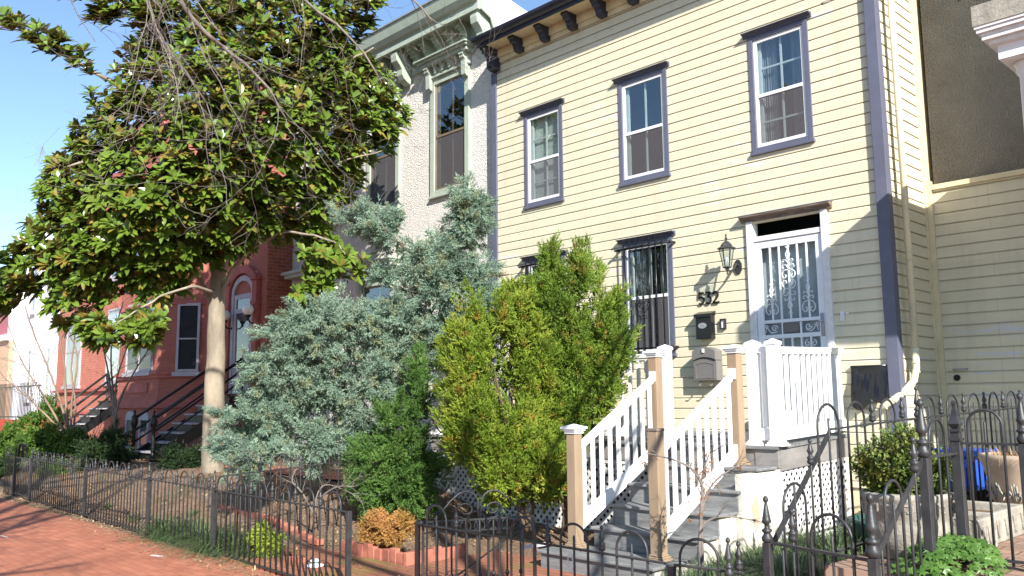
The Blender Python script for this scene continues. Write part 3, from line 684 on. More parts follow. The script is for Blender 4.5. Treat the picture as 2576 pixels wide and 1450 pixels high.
def lattice(o, ux, wdt, z0, z1, parent, sp=.104, sw_=.036):
    """diagonal lattice panel in the plane spanned by ux and z, from o"""
    o = Vector(o); ux = Vector(ux); nrm = ux.cross(UZ).normalized(); m = MB(); h = z1-z0
    for sg, off in ((1, .004), (-1, -.004)):
        k = -int(h/sp)-2
        while k*sp < wdt+h:
            c = k*sp; pts = []
            # line u = c + sg*(v) (sg=1) or u = c+h - v
            for v0, v1 in ((0, h),):
                u0, u1 = (c, c+h) if sg > 0 else (c+h, c)
                # clip to 0..wdt
                t0, t1 = 0., 1.
                du = u1-u0
                for lim, s_ in ((0, 1), (wdt, -1)):
                    t = (lim-u0)/du
                    if (du > 0) == (s_ > 0): t0 = max(t0, t)
                    else: t1 = min(t1, t)
                if t1-t0 > .02:
                    a = o+ux*(u0+du*t0)+UZ*(z0+h*t0-o.z)+nrm*off; b = o+ux*(u0+du*t1)+UZ*(z0+h*t1-o.z)+nrm*off
                    m.bar(a, b, .006, sw_, up=(b-a).cross(nrm))
            k += 1
    fo = nrm*.0
    for za in (z0, z1-.045): m.bar(o+UZ*(za+.0225-o.z)+nrm*.012, o+ux*wdt+UZ*(za+.0225-o.z)+nrm*.012, .012, .045)
    for u in (.0225, wdt-.0225): m.bar(o+ux*u+UZ*(z0+.045-o.z)+nrm*.012, o+ux*u+UZ*(z1-.045-o.z)+nrm*.012, .012, .045, up=ux)
    return m.build('lattice_panel', M['whitewood'], parent)
lattice((-9.90, 7.93, 0), (1, 0, 0), 4.0, -1.60, -.702, dk)
lattice((-4.66, 7.93, 0), (1, 0, 0), .24, -1.55, -.702, dk)
lattice((FX1-.03, 7.935, 0), (0, 1, 0), 1.52, -1.50, -.66, dk)
MB().box(-9.8, -4.6, 8.3, 8.35, -1.64, -.72).build('deck_shade_sheet', M['dark'], dk)  # dark sheet added behind the lattice in place of shade under the deck
MB().box(-4.72, -4.69, 8.0, YF-.06, -1.64, -.72).build('deck_shade_sheet', M['dark'], dk)  # second dark sheet, keeps the side lattice holes dark
def vpost(x, y, z0, z1, parent, mat='white', w_=.112, cap='low', foot=True):
    h = w_/2; m = MB().box(x-h, x+h, y-h, y+h, z0, z1-.03)
    p = m.build('railing_post', M[mat], parent); bevel(p, .006)
    if cap == 'low':
        c = MB(); c.box(x-h-.008, x+h+.008, y-h-.008, y+h+.008, z1-.035, z1-.008)
        c.prism([(x-h-.008, y-h-.008, z1-.008), (x+h+.008, y-h-.008, z1-.008), (x+h+.008, y+h+.008, z1-.008), (x-h-.008, y+h+.008, z1-.008)], (0, 0, 0), (0, 0, .004))
        k = len(c.v); e = h+.008; c.v += [(x-e, y-e, z1-.003), (x+e, y-e, z1-.003), (x+e, y+e, z1-.003), (x-e, y+e, z1-.003), (x, y, z1+.03)]
        c.f += [(k, k+1, k+4), (k+1, k+2, k+4), (k+2, k+3, k+4), (k+3, k, k+4)]
        c.build('post_cap', M['white'], p)
    elif cap == 'wide':
        c = MB()
        for e, a, b in ((.012, -.075, -.05), (.026, -.05, -.03), (.040, -.03, -.008)): c.box(x-h-e, x+h+e, y-h-e, y+h+e, z1+a, z1+b)
        k = len(c.v); e = h+.030; c.v += [(x-e, y-e, z1-.007), (x+e, y-e, z1-.007), (x+e, y+e, z1-.007), (x-e, y+e, z1-.007), (x, y, z1+.02)]
        c.f += [(k, k+1, k+4), (k+1, k+2, k+4), (k+2, k+3, k+4), (k+3, k, k+4)]
        c.build('post_cap', M['white'], p)
    if foot:
        c = MB()
        for e, a, b in ((.034, 0, .022), (.022, .022, .040), (.010, .040, .055)): c.box(x-h-e, x+h+e, y-h-e, y+h+e, z0+a, z0+b)
        bevel(c.build('post_base', M[mat], p), .005)
    return p
def rail(a, b, parent, za, zb, n, low=.0, hi=.0, bal=.034, mat='white', rh=.05, bh=.13, bw=.062):
    """railing bay: top rail along a-b at za, bottom board at zb (each given at both ends)"""
    a = Vector(a); b = Vector(b); d = (b-a).normalized(); m = MB()
    m.bar(a+UZ*za[0], b+UZ*za[1], bw, rh); m.bar(a+UZ*(za[0]-.035), b+UZ*(za[1]-.035), bw*.62, .03)
    t = m.build('railing', M[mat], parent); bevel(t, .006)
    m = MB(); m.bar(a+UZ*zb[0], b+UZ*zb[1], .04, bh); bevel(m.build('bottom_rail', M[mat], t), .006)
    for i in range(n):
        f = (i+.6)/(n+.2); p = a.lerp(b, f); z0 = zb[0]+(zb[1]-zb[0])*f+bh*.38; z1 = za[0]+(za[1]-za[0])*f-.03
        m = MB(); h = bal/2; m.box(p.x-h, p.x+h, p.y-h, p.y+h, z0, z1); m.build('baluster', M[mat], t)
    return t
vpost(-4.43, 7.955, -.485, .57, dk); vpost(-4.675, 7.975, -.485, .57, dk); vpost(-5.775, 7.965, -.485, .58, dk)
vpost(-9.85, 7.965, -.485, .56, dk); vpost(-7.8, 7.965, -.485, .56, dk)
rail((-4.43, 8.012, 0), (-4.43, YF-.03, 0), dk, (.49, .53), (-.37, -.31), 12)
rail((-5.832, 7.965, 0), (-7.744, 7.965, 0), dk, (.49, .49), (-.37, -.37), 15)
rail((-7.856, 7.965, 0), (-9.794, 7.965, 0), dk, (.49, .49), (-.37, -.37), 15)
rail((-9.85, 8.02, 0), (-9.85, YF-.03, 0), dk, (.49, .52), (-.37, -.31), 12)
b_ = MB().box(-4.58, -4.53, 7.95, 7.99, -.30, .46); b_.box(-4.618, -4.487, 7.945, 7.995, -.43, -.31); b_.box(-4.618, -4.487, 7.945, 7.995, .46, .52); b_.build('railing', M['white'], dk)

# ================================================================== FRONT STEPS
fsx = empty('front_steps', (-5.3, 7.0, -1.6), 'grey wooden front steps with tan posts and white sloping handrails rising to the deck', 'steps')
TR = [(-1.44, 6.10, 6.62), (-1.25, 6.60, 6.94), (-1.06, 6.90, 7.24), (-.87, 7.20, 7.54), (-.68, 7.50, 7.895)]
XR = [-4.62, -4.50, -4.47, -4.44, -4.41]
for (z, y0, y1), xr in zip(TR, XR):
    t = MB().box(-6.02 if z < -1.4 else -5.76, xr, y0, y1, z-.03, z); bevel(t.build('tread', M['step'], fsx), .008)
    t = MB().box(-5.99 if z < -1.4 else -5.735, xr-.03, y0+.03, y0+.055, z-.19 if z > -1.4 else -1.66, z-.032); t.build('riser', M['step'], fsx)
s_ = MB()
for (z, y0, y1), xr in zip(TR, XR): s_.box(-5.72, xr-.035, y0+.06, y1+.03, -1.64, z-.035)
s_.build('side_wall', M['stepside'], fsx)
s_ = MB().box(-4.50, -4.435, 7.25, 7.885, -1.64, -.72); s_.build('wing_wall', M['stepside'], fsx)
pk = MB()   # broken render patch
pk.prism([(-4.432, 7.42, -1.02), (-4.432, 7.50, -.95), (-4.432, 7.55, -1.05), (-4.432, 7.52, -1.2), (-4.432, 7.46, -1.28), (-4.432, 7.44, -1.15)], (0, 0, 0), (.003, 0, 0)); pk.build('broken_render', M['tanwall'], fsx)
vpost(-4.8, 6.43, -1.44, -.27, fsx, 'tanpost', .112, None); vpost(-5.8, 6.43, -1.44, -.26, fsx, 'tanpost', .112, 'wide')
vpost(-4.8, 7.82, -.68, .535, fsx, 'tanpost', .112, 'wide'); vpost(-5.8, 7.80, -.68, .535, fsx, 'tanpost', .112, 'wide')
c = MB().box(-4.86, -4.74, 6.37, 6.49, -.298, -.268); bevel(c.build('flat_cap', M['wood'], fsx), .006)
for x in (-4.8, -5.8):
    r_ = rail((x, 6.487, 0), (x, 7.764, 0), fsx, (-.475, .235), (-1.22, -.56), 9, bh=.13)
    for e_, za_, zb_ in ((.045, .19, .30), (.03, -.62, -.47)): bevel(MB().box(x-e_, x+e_, 7.735, 7.765, za_, zb_).build('rail_bracket', M['white'], r_), .006)

# ================================================================== IRON FENCES
FIN = [(.0085, 0), (.020, .006), (.024, .020), (.018, .030), (.022, .036), (.022, .046), (.014, .052), (.012, .062), (.020, .078), (.017, .088), (.009, .120), (.006, .128), (.012, .136), (.013, .144), (.008, .153), (.001, .156)]
PFIN = [(.017, 0), (.027, .008), (.030, .026), (.018, .044), (.018, .050), (.027, .056), (.027, .064), (.014, .072), (.012, .092), (.026, .104), (.022, .116), (.009, .19), (.006, .200), (.0135, .210), (.0145, .220), (.009, .231), (.001, .236)]
def finial(p, parent, big=False, k=1.0, rot=0):
    m = MB(); m.lathe(p, PFIN if big else FIN, 6 if big else 8, k, rot)
    if not big:
        for i in range(3):
            t = 2*math.pi*i/3+rot; q = Vector(p)+Vector((math.cos(t)*.016*k, math.sin(t)*.016*k, .085*k)); m.lathe(q, [(.002, -.012*k), (.008*k, 0), (.002, .012*k)], 5)
    return m.build('finial', M['iron'], parent, True)
def hoop(a, b, zr, zb, parent, ht=.155, r=.0085, mat='iron'):
    a = Vector(a); b = Vector(b); c = (a+b)/2; hw = (b-a).length/2; d = (b-a).normalized()
    za = zr if not isinstance(zr, tuple) else zr[0]; zz = zr if not isinstance(zr, tuple) else zr[1]
    pts = [a+UZ*zb, a+UZ*za, a+UZ*(max(za, zz)+ht-hw)]
    for i in range(1, 12): t = math.pi*(1-i/12); pts.append(c+d*(hw*math.cos(t))+UZ*(max(za, zz)+ht-hw+hw*math.sin(t)))
    pts += [b+UZ*(max(za, zz)+ht-hw), b+UZ*zb]
    return MB().tube(pts, r, 6).build('hoop', M[mat], parent, True)
def picket(p, z0, z1, parent, r=.0080, mat='iron', name='picket'):
    p = Vector(p); return MB().tube([p+UZ*z0, p+UZ*(z1-.012), p+UZ*z1], [r, r, r*.3], 6).build(name, M[mat], parent, True)
def fence_run(root, a, b, zr, zb, s=.1155, phase=0, dog=True, bottom=True, skip=lambda p: False, mat='iron', spear=True, ht=.155, rr=.0085, simple=False):
    """pattern along a-b: hoop leg, short picket, hoop leg, spear, ..."""
    a = Vector(a); b = Vector(b); L = (b-a).length; d = (b-a)/L
    f = lambda t, z: (z[0]+(z[1]-z[0])*t/L) if isinstance(z, tuple) else z
    m = MB().bar(a+UZ*f(0, zr), b+UZ*f(L, zr), .028, .012); bevel(m.build('top_rail', M[mat], root), .003, 1)
    if bottom: MB().bar(a+UZ*(f(0, zb)+.06), b+UZ*(f(L, zb)+.06), .028, .012).build('bottom_rail', M[mat], root)
    t = s*phase; i = 0; dg = MB()
    while t < L-.02:
        if i % 4 == 0 and t+2*s < L:
            hoop(a+d*t, a+d*(t+2*s), (f(t, zr), f(t+2*s, zr)), f(t, zb), root, ht, rr, mat)
            picket(a+d*(t+s), f(t+s, zb), f(t+s, zr)+.085, root, mat=mat)
            i += 2; t += 2*s
        elif i % 4 == 2: i += 1; t += s; 
        if i % 4 == 3 and t < L-.02:
            z = f(t, zr); picket(a+d*t, f(t, zb), z+.02, root, mat=mat, name='spear')
            finial(tuple(a+d*t+UZ*(z+.012)), root, rot=i)
            i += 1; t += s
        elif i % 4 == 0 and t+2*s >= L: break
    if dog:
        t = s*.5
        while t < L:
            p = a+d*t; dg.tube([p+UZ*(f(t, zb)), p+UZ*(f(t, zr)-.05), p+UZ*(f(t, zr)-.025)], [.0065, .0065, .001], 5, False); t += s
        dg.build('dog_bars', M[mat], root, True)
def fpost(p, z0, z1, root, w_=.042, k=1.0, mat='iron', fin=True, name='post'):
    h = w_/2; m = MB().box(p[0]-h, p[0]+h, p[1]-h, p[1]+h, z0, z1); o = m.build(name, M[mat], root); bevel(o, .003, 1)
    if fin: 
        q = MB().lathe((p[0], p[1], z1), PFIN, 8, k); q.build('finial', M[mat], o, True)
    return o
GF = -1.66
fa = lambda x: 4.2+.025*(-x-6.4)
fl_ = empty('garden_fence', (-11.5, 4.3, GF), 'black iron hoop-and-spear fence along the brick sidewalk left of the path opening', 'fence')
px = [-18.6, -17.82, -16.7, -13.66, -11.10, -9.15, -6.40]
for x in px[1:]: fpost((x, fa(x)), GF, -.93, fl_, k=.85, fin=(x != -6.40))
for x0, x1 in zip(px[:-1], px[1:]):
    if (x0, x1) == (-17.82, -16.7): continue
    fence_run(fl_, (x0+.02, fa(x0), 0), (x1-.02, fa(x1), 0), -.94, GF, dog=x1 < -9, phase=.5)
# side gate in that fence, its top made of two flat curls
gt2 = empty('side_gate', (-17.3, fa(-17.3), GF), 'narrow iron gate topped by two flat curls at the far left of the sidewalk fence', 'gate')
m = MB().bar((-17.78, fa(-17.78), -.94), (-16.74, fa(-16.74), -.94), .03, .014); m.bar((-17.78, fa(-17.78), -1.58), (-16.74, fa(-16.74), -1.58), .03, .014); m.build('frame', M['iron'], gt2)
for i in range(9): x = -17.7+i*.11; picket((x, fa(x), 0), -1.6, -.95, gt2)
m = MB()
for x0, sx in ((-17.62, 1), (-17.05, -1)):
    c0 = x0; pts = [(c0+.14*math.cos(t)*sx*-1+.14*sx, fa(c0), -.93+.24*math.sin(t)) for t in [math.pi*i/10 for i in range(0, 11)]]
    for a, b in zip(pts[:-1], pts[1:]): m.bar(a, b, .035, .008, up=(0, 0, 1) if abs(a[2]-b[2]) < abs(a[0]-b[0]) else (1, 0, 0))
m.build('curl', M['irondark'], gt2)
fr_ = empty('front_fence', (-4.2, 4.2, GF), 'black iron hoop-and-spear fence in the foreground before the front steps', 'fence')
o = MB().tube([(-5.44, 4.2, GF), (-5.44, 4.2, -.955), (-5.42, 4.2, -.935), (-5.38, 4.2, -.94)], .022, 8).build('post', M['iron'], fr_, True)
fence_run(fr_, (-5.40, 4.2, 0), (-3.10, 4.2, 0), (-.945, -.95), GF, phase=.65, dog=False, s=.1168)
fpost((-3.05, 4.2), GF, -.96, fr_, .04, 1.0, fin=False)
fence_run(fr_, (-3.03, 4.2, 0), (-2.64, 4.3, 0), (-.95, -.96), GF, phase=.3, dog=False, s=.115)
fpost((-2.70, 4.25), GF, -.98, fr_, .034, .9)
# swung-open garden gate with scrolled top
gg = empty('garden_gate', (-5.4, 4.22, GF), 'iron garden gate with big paired scrolls on top, swung open inward', 'gate')
A_ = Vector((-5.41, 4.23, 0)); B_ = Vector((-5.02, 5.06, 0)); dd_ = (B_-A_).normalized(); W_ = (B_-A_).length; zt = -.935
nn = dd_.cross(UZ)
m = MB(); m.bar(A_+UZ*zt, B_+UZ*zt, .024, .014); m.bar(A_+UZ*(zt-.085), B_+UZ*(zt-.085), .008, .008); m.bar(A_+UZ*(GF+.12), B_+UZ*(GF+.12), .024, .014)
m.bar(A_+UZ*(GF+.1), A_+UZ*zt, .018, .018, up=dd_); m.bar(B_+UZ*(GF+.1), B_+UZ*(zt-.008), .018, .018, up=dd_); m.build('frame', M['iron'], gg)
m = MB().bar(A_+UZ*(GF+.14)+nn*.012, B_+UZ*(zt-.02)+nn*.012, .028, .006, up=nn.cross(dd_)); m.build('brace', M['iron'], gg)
for i in range(1, 8):
    p = A_+dd_*(W_*i/8); picket(p, GF+.12, zt, gg); 
    c = MB().lathe((p.x, p.y, -1.36), [(.008, -.02), (.016, -.008), (.018, 0), (.016, .008), (.008, .02)], 8); c.build('collar', M['iron'], gg, True)
    m = MB()
    for sx in (-1, 1): m.tube([p+UZ*(zt-.01)+dd_*(sx*.01), p+UZ*(zt-.02)+dd_*(sx*.035), p+UZ*(zt-.05)+dd_*(sx*.045), p+UZ*(zt-.078)+dd_*(sx*.036), p+UZ*(zt-.08)+dd_*(sx*.018), p+UZ*(zt-.066)+dd_*(sx*.016)], .0045, 5)
    m.build('small_scroll', M['iron'], gg, True)
mid = (A_+B_)/2
for sx in (-1, 1):
    m = MB(); c_ = mid+dd_*(sx*.115)+UZ*(zt+.115)
    pts = [mid+dd_*(sx*.008)+UZ*(zt+.01), mid+dd_*(sx*.015)+UZ*(zt+.10)]
    pts += [c_+dd_*(sx*.105*math.cos(R(t)))+UZ*(.105*math.sin(R(t))) for t in range(170, 40, -20)]
    pts += [mid+dd_*(sx*(.24))+UZ*(zt+.15), mid+dd_*(sx*.31)+UZ*(zt+.07), mid+dd_*(sx*.365)+UZ*(zt+.02)]
    e = mid+dd_*(sx*.375)+UZ*(zt+.075)
    pts += [e+dd_*(sx*.055*math.cos(R(t)))+UZ*(.055*math.sin(R(t))) for t in range(-70, 181, 30)]+[e+dd_*(-sx*.02)+UZ*(-.02), e+dd_*(sx*.01)+UZ*(-.012)]
    m.tube(pts, .0075, 6)
    m.tube([c_+dd_*(sx*.09*math.cos(R(t))*(1-(t+110)/700))+UZ*(-.04+.07*math.sin(R(t))*(1-(t+110)/700)) for t in range(-110, 360, 26)], .0065, 5)
    m.build('scroll', M['iron'], gg, True)
m = MB().bar(B_+UZ*-1.18-dd_*.12, B_+UZ*-1.16+dd_*.10, .006, .03); m.build('latch', M['greystone'], gg)
# raised side fence between the two front yards
sf = empty('side_fence', (-2.58, 7, -1), 'tall iron fence with sloping flat bar running back behind the potted boxwood', 'fence')
def slope_fence(root, x, y0, z0, y1, z1, zg, s=.145):
    m = MB().bar((x, y0, z0), (x, y1, z1), .008, .042, up=(0, -(z1-z0), (y1-y0))); m.build('sloping_rail', M['iron'], root)
fpost((-2.60, 4.50), GF, -.815, sf, .045, 1.1)
slope_fence(sf, -2.58, 4.53, -.82, 5.30, -.215, -1.0)
for i, (y, kind) in enumerate(((4.66, 'h'), (4.80, 'p'), (4.94, 'e'), (5.02, 's'), (5.16, 'h2'), (5.28, 'p'))):
    zr = -.82+.605*(y-4.53)/.77
    if kind == 'p': picket((-2.58, y, 0), -1.15, zr+.10, sf)
    if kind == 's': picket((-2.58, y, 0), -1.15, zr+.03, sf); finial((-2.58, y, zr+.025), sf)
def uneven_hoop(x, ya, yb, za, zb_, top, root, base=-1.15):
    r = (yb-ya)/2; c = (ya+yb)/2; pts = [(x, ya, base), (x, ya, top-r)]+[(x, c+r*math.cos(math.pi*(1-i/12)), top-r+r*math.sin(math.pi*(1-i/12))) for i in range(1, 12)]+[(x, yb, top-r), (x, yb, base)]
    MB().tube(pts, .0085, 6).build('hoop', M['iron'], root, True)
uneven_hoop(-2.58, 4.66, 4.93, 0, 0, -.505, sf); uneven_hoop(-2.58, 5.13, 5.42, 0, 0, -.045, sf)
fence_run(sf, (-2.58, 5.30, 0), (-2.58, 6.70, 0), (-.205, -.165), (-1.02, -1.0), dog=False, s=.127, phase=2.0)
fpost((-2.58, 6.73), -1.0, -.16, sf, .045, 1.0)
fence_run(sf, (-2.58, 6.75, 0), (-2.58, 9.3, 0), (-.165, -.115), -1.0, dog=False, s=.127, phase=.6)
nf = empty('neighbour_fence', (-1.9, 5.5, -1), 'heavy iron fence with tall turned finials and sloping bar in the right foreground', 'fence')
fpost((-1.93, 4.35), GF, -.80, nf, .048, 1.35); fpost((-1.93, 5.08), -1.3, -.345, nf, .05, 1.4)
m = MB().bar((-2.56, 4.50, -.815), (-1.95, 4.36, -.815), .026, .014); m.build('top_rail', M['iron'], nf)
for t_, k_ in ((.10, 'p'), (.22, 's')):
    x = -2.56+.61*t_; y = 4.5-.14*t_
    if k_ == 's': picket((x, y, 0), GF, -.78, nf); finial((x, y, -.79), nf, k=1.15)
    else: picket((x, y, 0), GF, -.83, nf)
ax_, bx_ = -2.56+.61*.42, -2.56+.61*.84
hoop((ax_, 4.5-.14*.42, 0), (bx_, 4.5-.14*.84, 0), -.815, GF, nf, ht=.20); picket(((ax_+bx_)/2, 4.42, 0), GF, -.72, nf)
slope_fence(nf, -1.93, 4.38, -.80, 5.06, -.36, -1)
uneven_hoop(-1.93, 4.52, 4.74, 0, 0, -.44, nf, -1.3)
for y, kind in ((4.45, 'p'), (4.63, 'p2'), (4.84, 'p'), (4.94, 's')):
    zr = -.80+.44*(y-4.38)/.68
    if kind == 's': picket((-1.93, y, 0), -1.3, zr+.03, nf); finial((-1.93, y, zr+.02), nf, k=1.25)
    else: picket((-1.93, y, 0), -1.3, zr+(.09 if kind == 'p2' else -.01), nf)
m = MB().bar((-1.93, 5.10, -.345), (-1.93, 5.58, -.345), .028, .014); m.build('top_rail', M['iron'], nf)
uneven_hoop(-1.93, 5.17, 5.42, 0, 0, -.135, nf, -1.02); picket((-1.93, 5.30, 0), -1.02, -.235, nf)
o = fpost((-1.93, 5.60), -1.05, -.27, nf, .055, 1, fin=False)
m = MB().box(-1.965, -1.895, 5.565, 5.635, -.27, -.255); m.box(-1.955, -1.905, 5.575, 5.625, -.255, -.215); m.box(-1.965, -1.895, 5.565, 5.635, -.215, -.20)
m.lathe((-1.93, 5.60, -.20), [(.022, 0), (.048, .03), (.030, .06), (.010, .135), (.012, .14), (.018, .15), (.018, .16), (.010, .17), (.001, .173)], 4, 1.0, R(45)); m.build('finial', M['iron'], o)
m = MB().bar((-1.90, 5.60, -.285), (-.9, 5.60, -.285), .028, .014); m.bar((-1.90, 5.60, -.95), (-.9, 5.60, -.95), .028, .014); m.build('top_rail', M['iron'], nf)
for k in range(2):
    x = -1.86+k*.46; hoop((x, 5.6, 0), (x+.19, 5.6, 0), -.285, -.98, nf, ht=.20); picket((x+.095, 5.6, 0), -.98, -.15, nf)
fpost((-1.565, 5.60), -1.0, -.28, nf, .05, 1.25)

inf = empty('inner_fence', (-9.15, 5.5, -1.6), 'iron hoop fence running back from the sidewalk fence towards the stucco house', 'fence')
fence_run(inf, (-9.15, 4.34, 0), (-9.15, 6.6, 0), (-.80, -.70), (-1.6, -1.35), s=.13, phase=.6, dog=False, bottom=False, ht=.17)
# ================================================================== WHITE STUCCO HOUSE
YS = 9.6
sh = empty('stucco_house', (-13.6, YS+3, -1.64), 'white pebbled stucco row house with sage green bracketed cornice and window hoods', 'house')
def pierced(x0, x1, z0, z1, Y, holes, name, mat, parent, nrm=-1):
    m = MB(); xs = sorted({x0, x1}|{v for h in holes for v in h[:2]}); zs = sorted({z0, z1}|{v for h in holes for v in h[2:4]})
    for xa, xb in zip(xs[:-1], xs[1:]):
        for za, zb in zip(zs[:-1], zs[1:]):
            xm, zm = (xa+xb)/2, (za+zb)/2
            if any(h[0] < xm < h[1] and h[2] < zm < h[3] for h in holes): continue
            m.quad((xa, Y, za), (xb, Y, za), (xb, Y, zb), (xa, Y, zb))
    return m.build(name, mat, parent)
SW = [(-12.05, -10.96, 3.70, 5.92), (-14.10, -13.01, 3.70, 5.92), (-16.15, -15.06, 3.70, 5.92), (-14.28, -13.15, .30, 2.36)]
SD = (-16.70, -15.55, -.2, 2.5)
holes = [(a+.04, b-.04, c+.04, d-.04) for a, b, c, d in SW+[SD]]
pierced(-17.05, -10.262, -1.64, 6.9, YS, holes, 'wall', M['stucco'], sh)
m = MB(); m.prism([(-10.264, YS+.001, 5.5), (-10.264, YS+.001, 6.84), (-10.264, 9.8, 7.02), (-10.264, 10.3, 6.92), (-10.264, 18, 6.3), (-10.264, 18, 5.5)], (0, 0, 0), (-.2, 0, 0)); m.build('side_wall', M['whitewall'], sh)
MB().box(-17.04, -10.5, 10.4, 18, -1.6, 6.3).build('shell', M['dark'], sh)
MB().box(-17.04, -10.3, YS+.001, 18, 6.3, 6.72).build('roof', M['roof'], sh)
for wi in SW:
    w_ = window(sh, *wi, YS, M['sagelight'], tw=.12, sash=M['bronze'], sill=True, curtain=None, depth=.05, sw=.035)
    x0, x1, z0, z1 = wi; h = MB()
    for e, pj, a, b in ((.05, .10, 0, .05), (.13, .22, .20, .27), (.17, .27, .27, .31), (.20, .31, .31, .34)): h.box(x0-e, x1+e, YS-pj, YS, z1+a, z1+b)
    h.box(x0-.03, x1+.03, YS-.07, YS, z1+.05, z1+.20)
    hd = h.build('window_hood', M['sagelight'], w_); bevel(hd, .006)
    for k in range(6):
        x = x0+.04+(x1-x0-.08)*k/5; big = k in (0, 5)
        b_ = corbel(x, .11 if big else .06, z1+.198, YS-.07, .14 if big else .10, .42 if big else .12); b_.build('hood_bracket', M['sagelight'], w_)
df = MB(); x0, x1, z0, z1 = SD; df.box(x0, x0+.13, YS-.05, YS+.06, z0, z1); df.box(x1-.13, x1, YS-.05, YS+.06, z0, z1); df.box(x0+.13, x1-.13, YS-.048, YS+.06, z1-.13, z1)
d_ = df.build('door', M['sagelight'], sh); MB().box(x0+.13, x1-.13, YS+.02, YS+.03, z0, z1-.13).build('pane', M['glass'], d_)
h = MB()
for e, pj, a, b in ((.05, .12, 0, .05), (.15, .30, .18, .26), (.20, .36, .26, .32)): h.box(x0-e, x1+e, YS-pj, YS, z1+a, z1+b)
h.build('door_hood', M['sage'], d_)
# cornice
c = MB(); X0, X1 = -17.0, -10.27
c.box(X0, X1, YS-.05, YS, 6.18, 6.26); c.box(X0, X1, YS-.03, YS, 6.26, 6.66); c.build('frieze', M['sage'], sh)
c = MB(); c.box(X0, X1, 9.22, YS-.031, 6.665, 6.69); c.build('soffit', M['sage'], sh)
c = MB(); c.prism([(X0, 9.22, 6.60), (X0, 9.16, 6.60), (X0, 9.16, 6.73), (X0, 9.10, 6.76), (X0, 9.04, 6.84), (X0, 9.00, 6.96), (X0, 8.98, 7.02), (X0, 9.22, 7.02)], (0, 0, 0), (X1-X0, 0, 0)); c.build('cornice', M['sagelight'], sh)
c = MB(); c.prism([(X0-.01, 8.96, 7.022), (X0-.01, 8.96, 7.05), (X0-.01, 9.6, 7.07), (X0-.01, 9.6, 7.022)], (0, 0, 0), (X1-X0+.02, 0, 0)); c.build('cornice_flashing', M['roof'], sh)
m = MB().prism([(X1, 9.22, 6.60), (X1, 9.22, 7.02), (X1, YS, 7.02), (X1, YS, 6.35), (X1, 9.50, 6.35), (X1, 9.44, 6.5)], (.002, 0, 0), (.03, 0, 0)); m.build('cornice_end', M['sagelight'], sh)
for x in (-10.42, -12.72, -15.02, -16.9):
    b_ = MB(); pf = [(0, .38), (-.34, .38), (-.35, .33), (-.36, .22), (-.34, .12), (-.27, .05), (-.22, -.02), (-.21, -.12), (-.16, -.20), (-.07, -.26), (0, -.28)]
    b_.prism([(x-.09, YS-.05+a, 6.285+b) for a, b in pf], (0, 0, 0), (.18, 0, 0)); o = b_.build('cornice_bracket', M['sagelight'], sh); bevel(o, .01)
for x0_ in (-12.42, -14.72, -16.6):
    for k in range(5):
        x = x0_+.36*k
        if x < -16.75: continue
        b_ = MB()
        for j, (pj, a, b) in enumerate(((.30, .33, .38), (.27, .28, .33), (.20, .23, .28), (.15, .17, .23), (.09, .06, .17))): b_.box(x-.065, x+.065, YS-.03-pj, YS-.031, 6.285+a, 6.285+b-.001)
        b_.build('modillion', M['sage'], sh)

# ================================================================== RED PAINTED HOUSE WITH BAY
rh = empty('red_row_house', (-20.5, 11, -1.2), 'red painted brick row house with a two-storey bay, arched door and iron stoop', 'house')
YR = 9.0; ZT = 7.2
MB().box(-24.4, -17.07, YR, YR+.3, -1.64, ZT).build('wall', M['redpaint'], rh)
sd = MB().box(-17.068, -17.05, YR, 9.598, -1.64, ZT); sd.box(-17.3, -17.07, YR+.301, 16, -1.64, ZT); sd.build('side_wall', M['redbrick_side'], rh)
bay = [(-20.1, YR), (-20.87, 8.23), (-23.54, 8.23), (-24.31, YR)]
b_ = MB(); b_.prism([(x, y, 0) for x, y in bay], (0, 0, -1.64), (0, 0, ZT-.3)); bayo = b_.build('bay', M['redpaint'], rh)
def grow(k): 
    cx, cy = -22.2, 9.3
    out = []
    for x, y in bay: out.append((x+(k*.7 if x > cx else -k*.7), y-k if y < 9 else y-.001))
    return out
for z0, z1, k in ((-.10, .02, .09), (.02, .10, .05), (.62, .70, .05), (.70, .76, .09), (2.40, 2.50, .06), (3.5, 3.6, .08), (5.9, 6.0, .06), (6.9, 7.05, .2), (7.05, 7.2, .3)):
    b_ = MB(); b_.prism([(x, y, 0) for x, y in grow(k)], (0, 0, z0), (0, 0, z1)); b_.build('belt_course', M['redplain'], bayo)
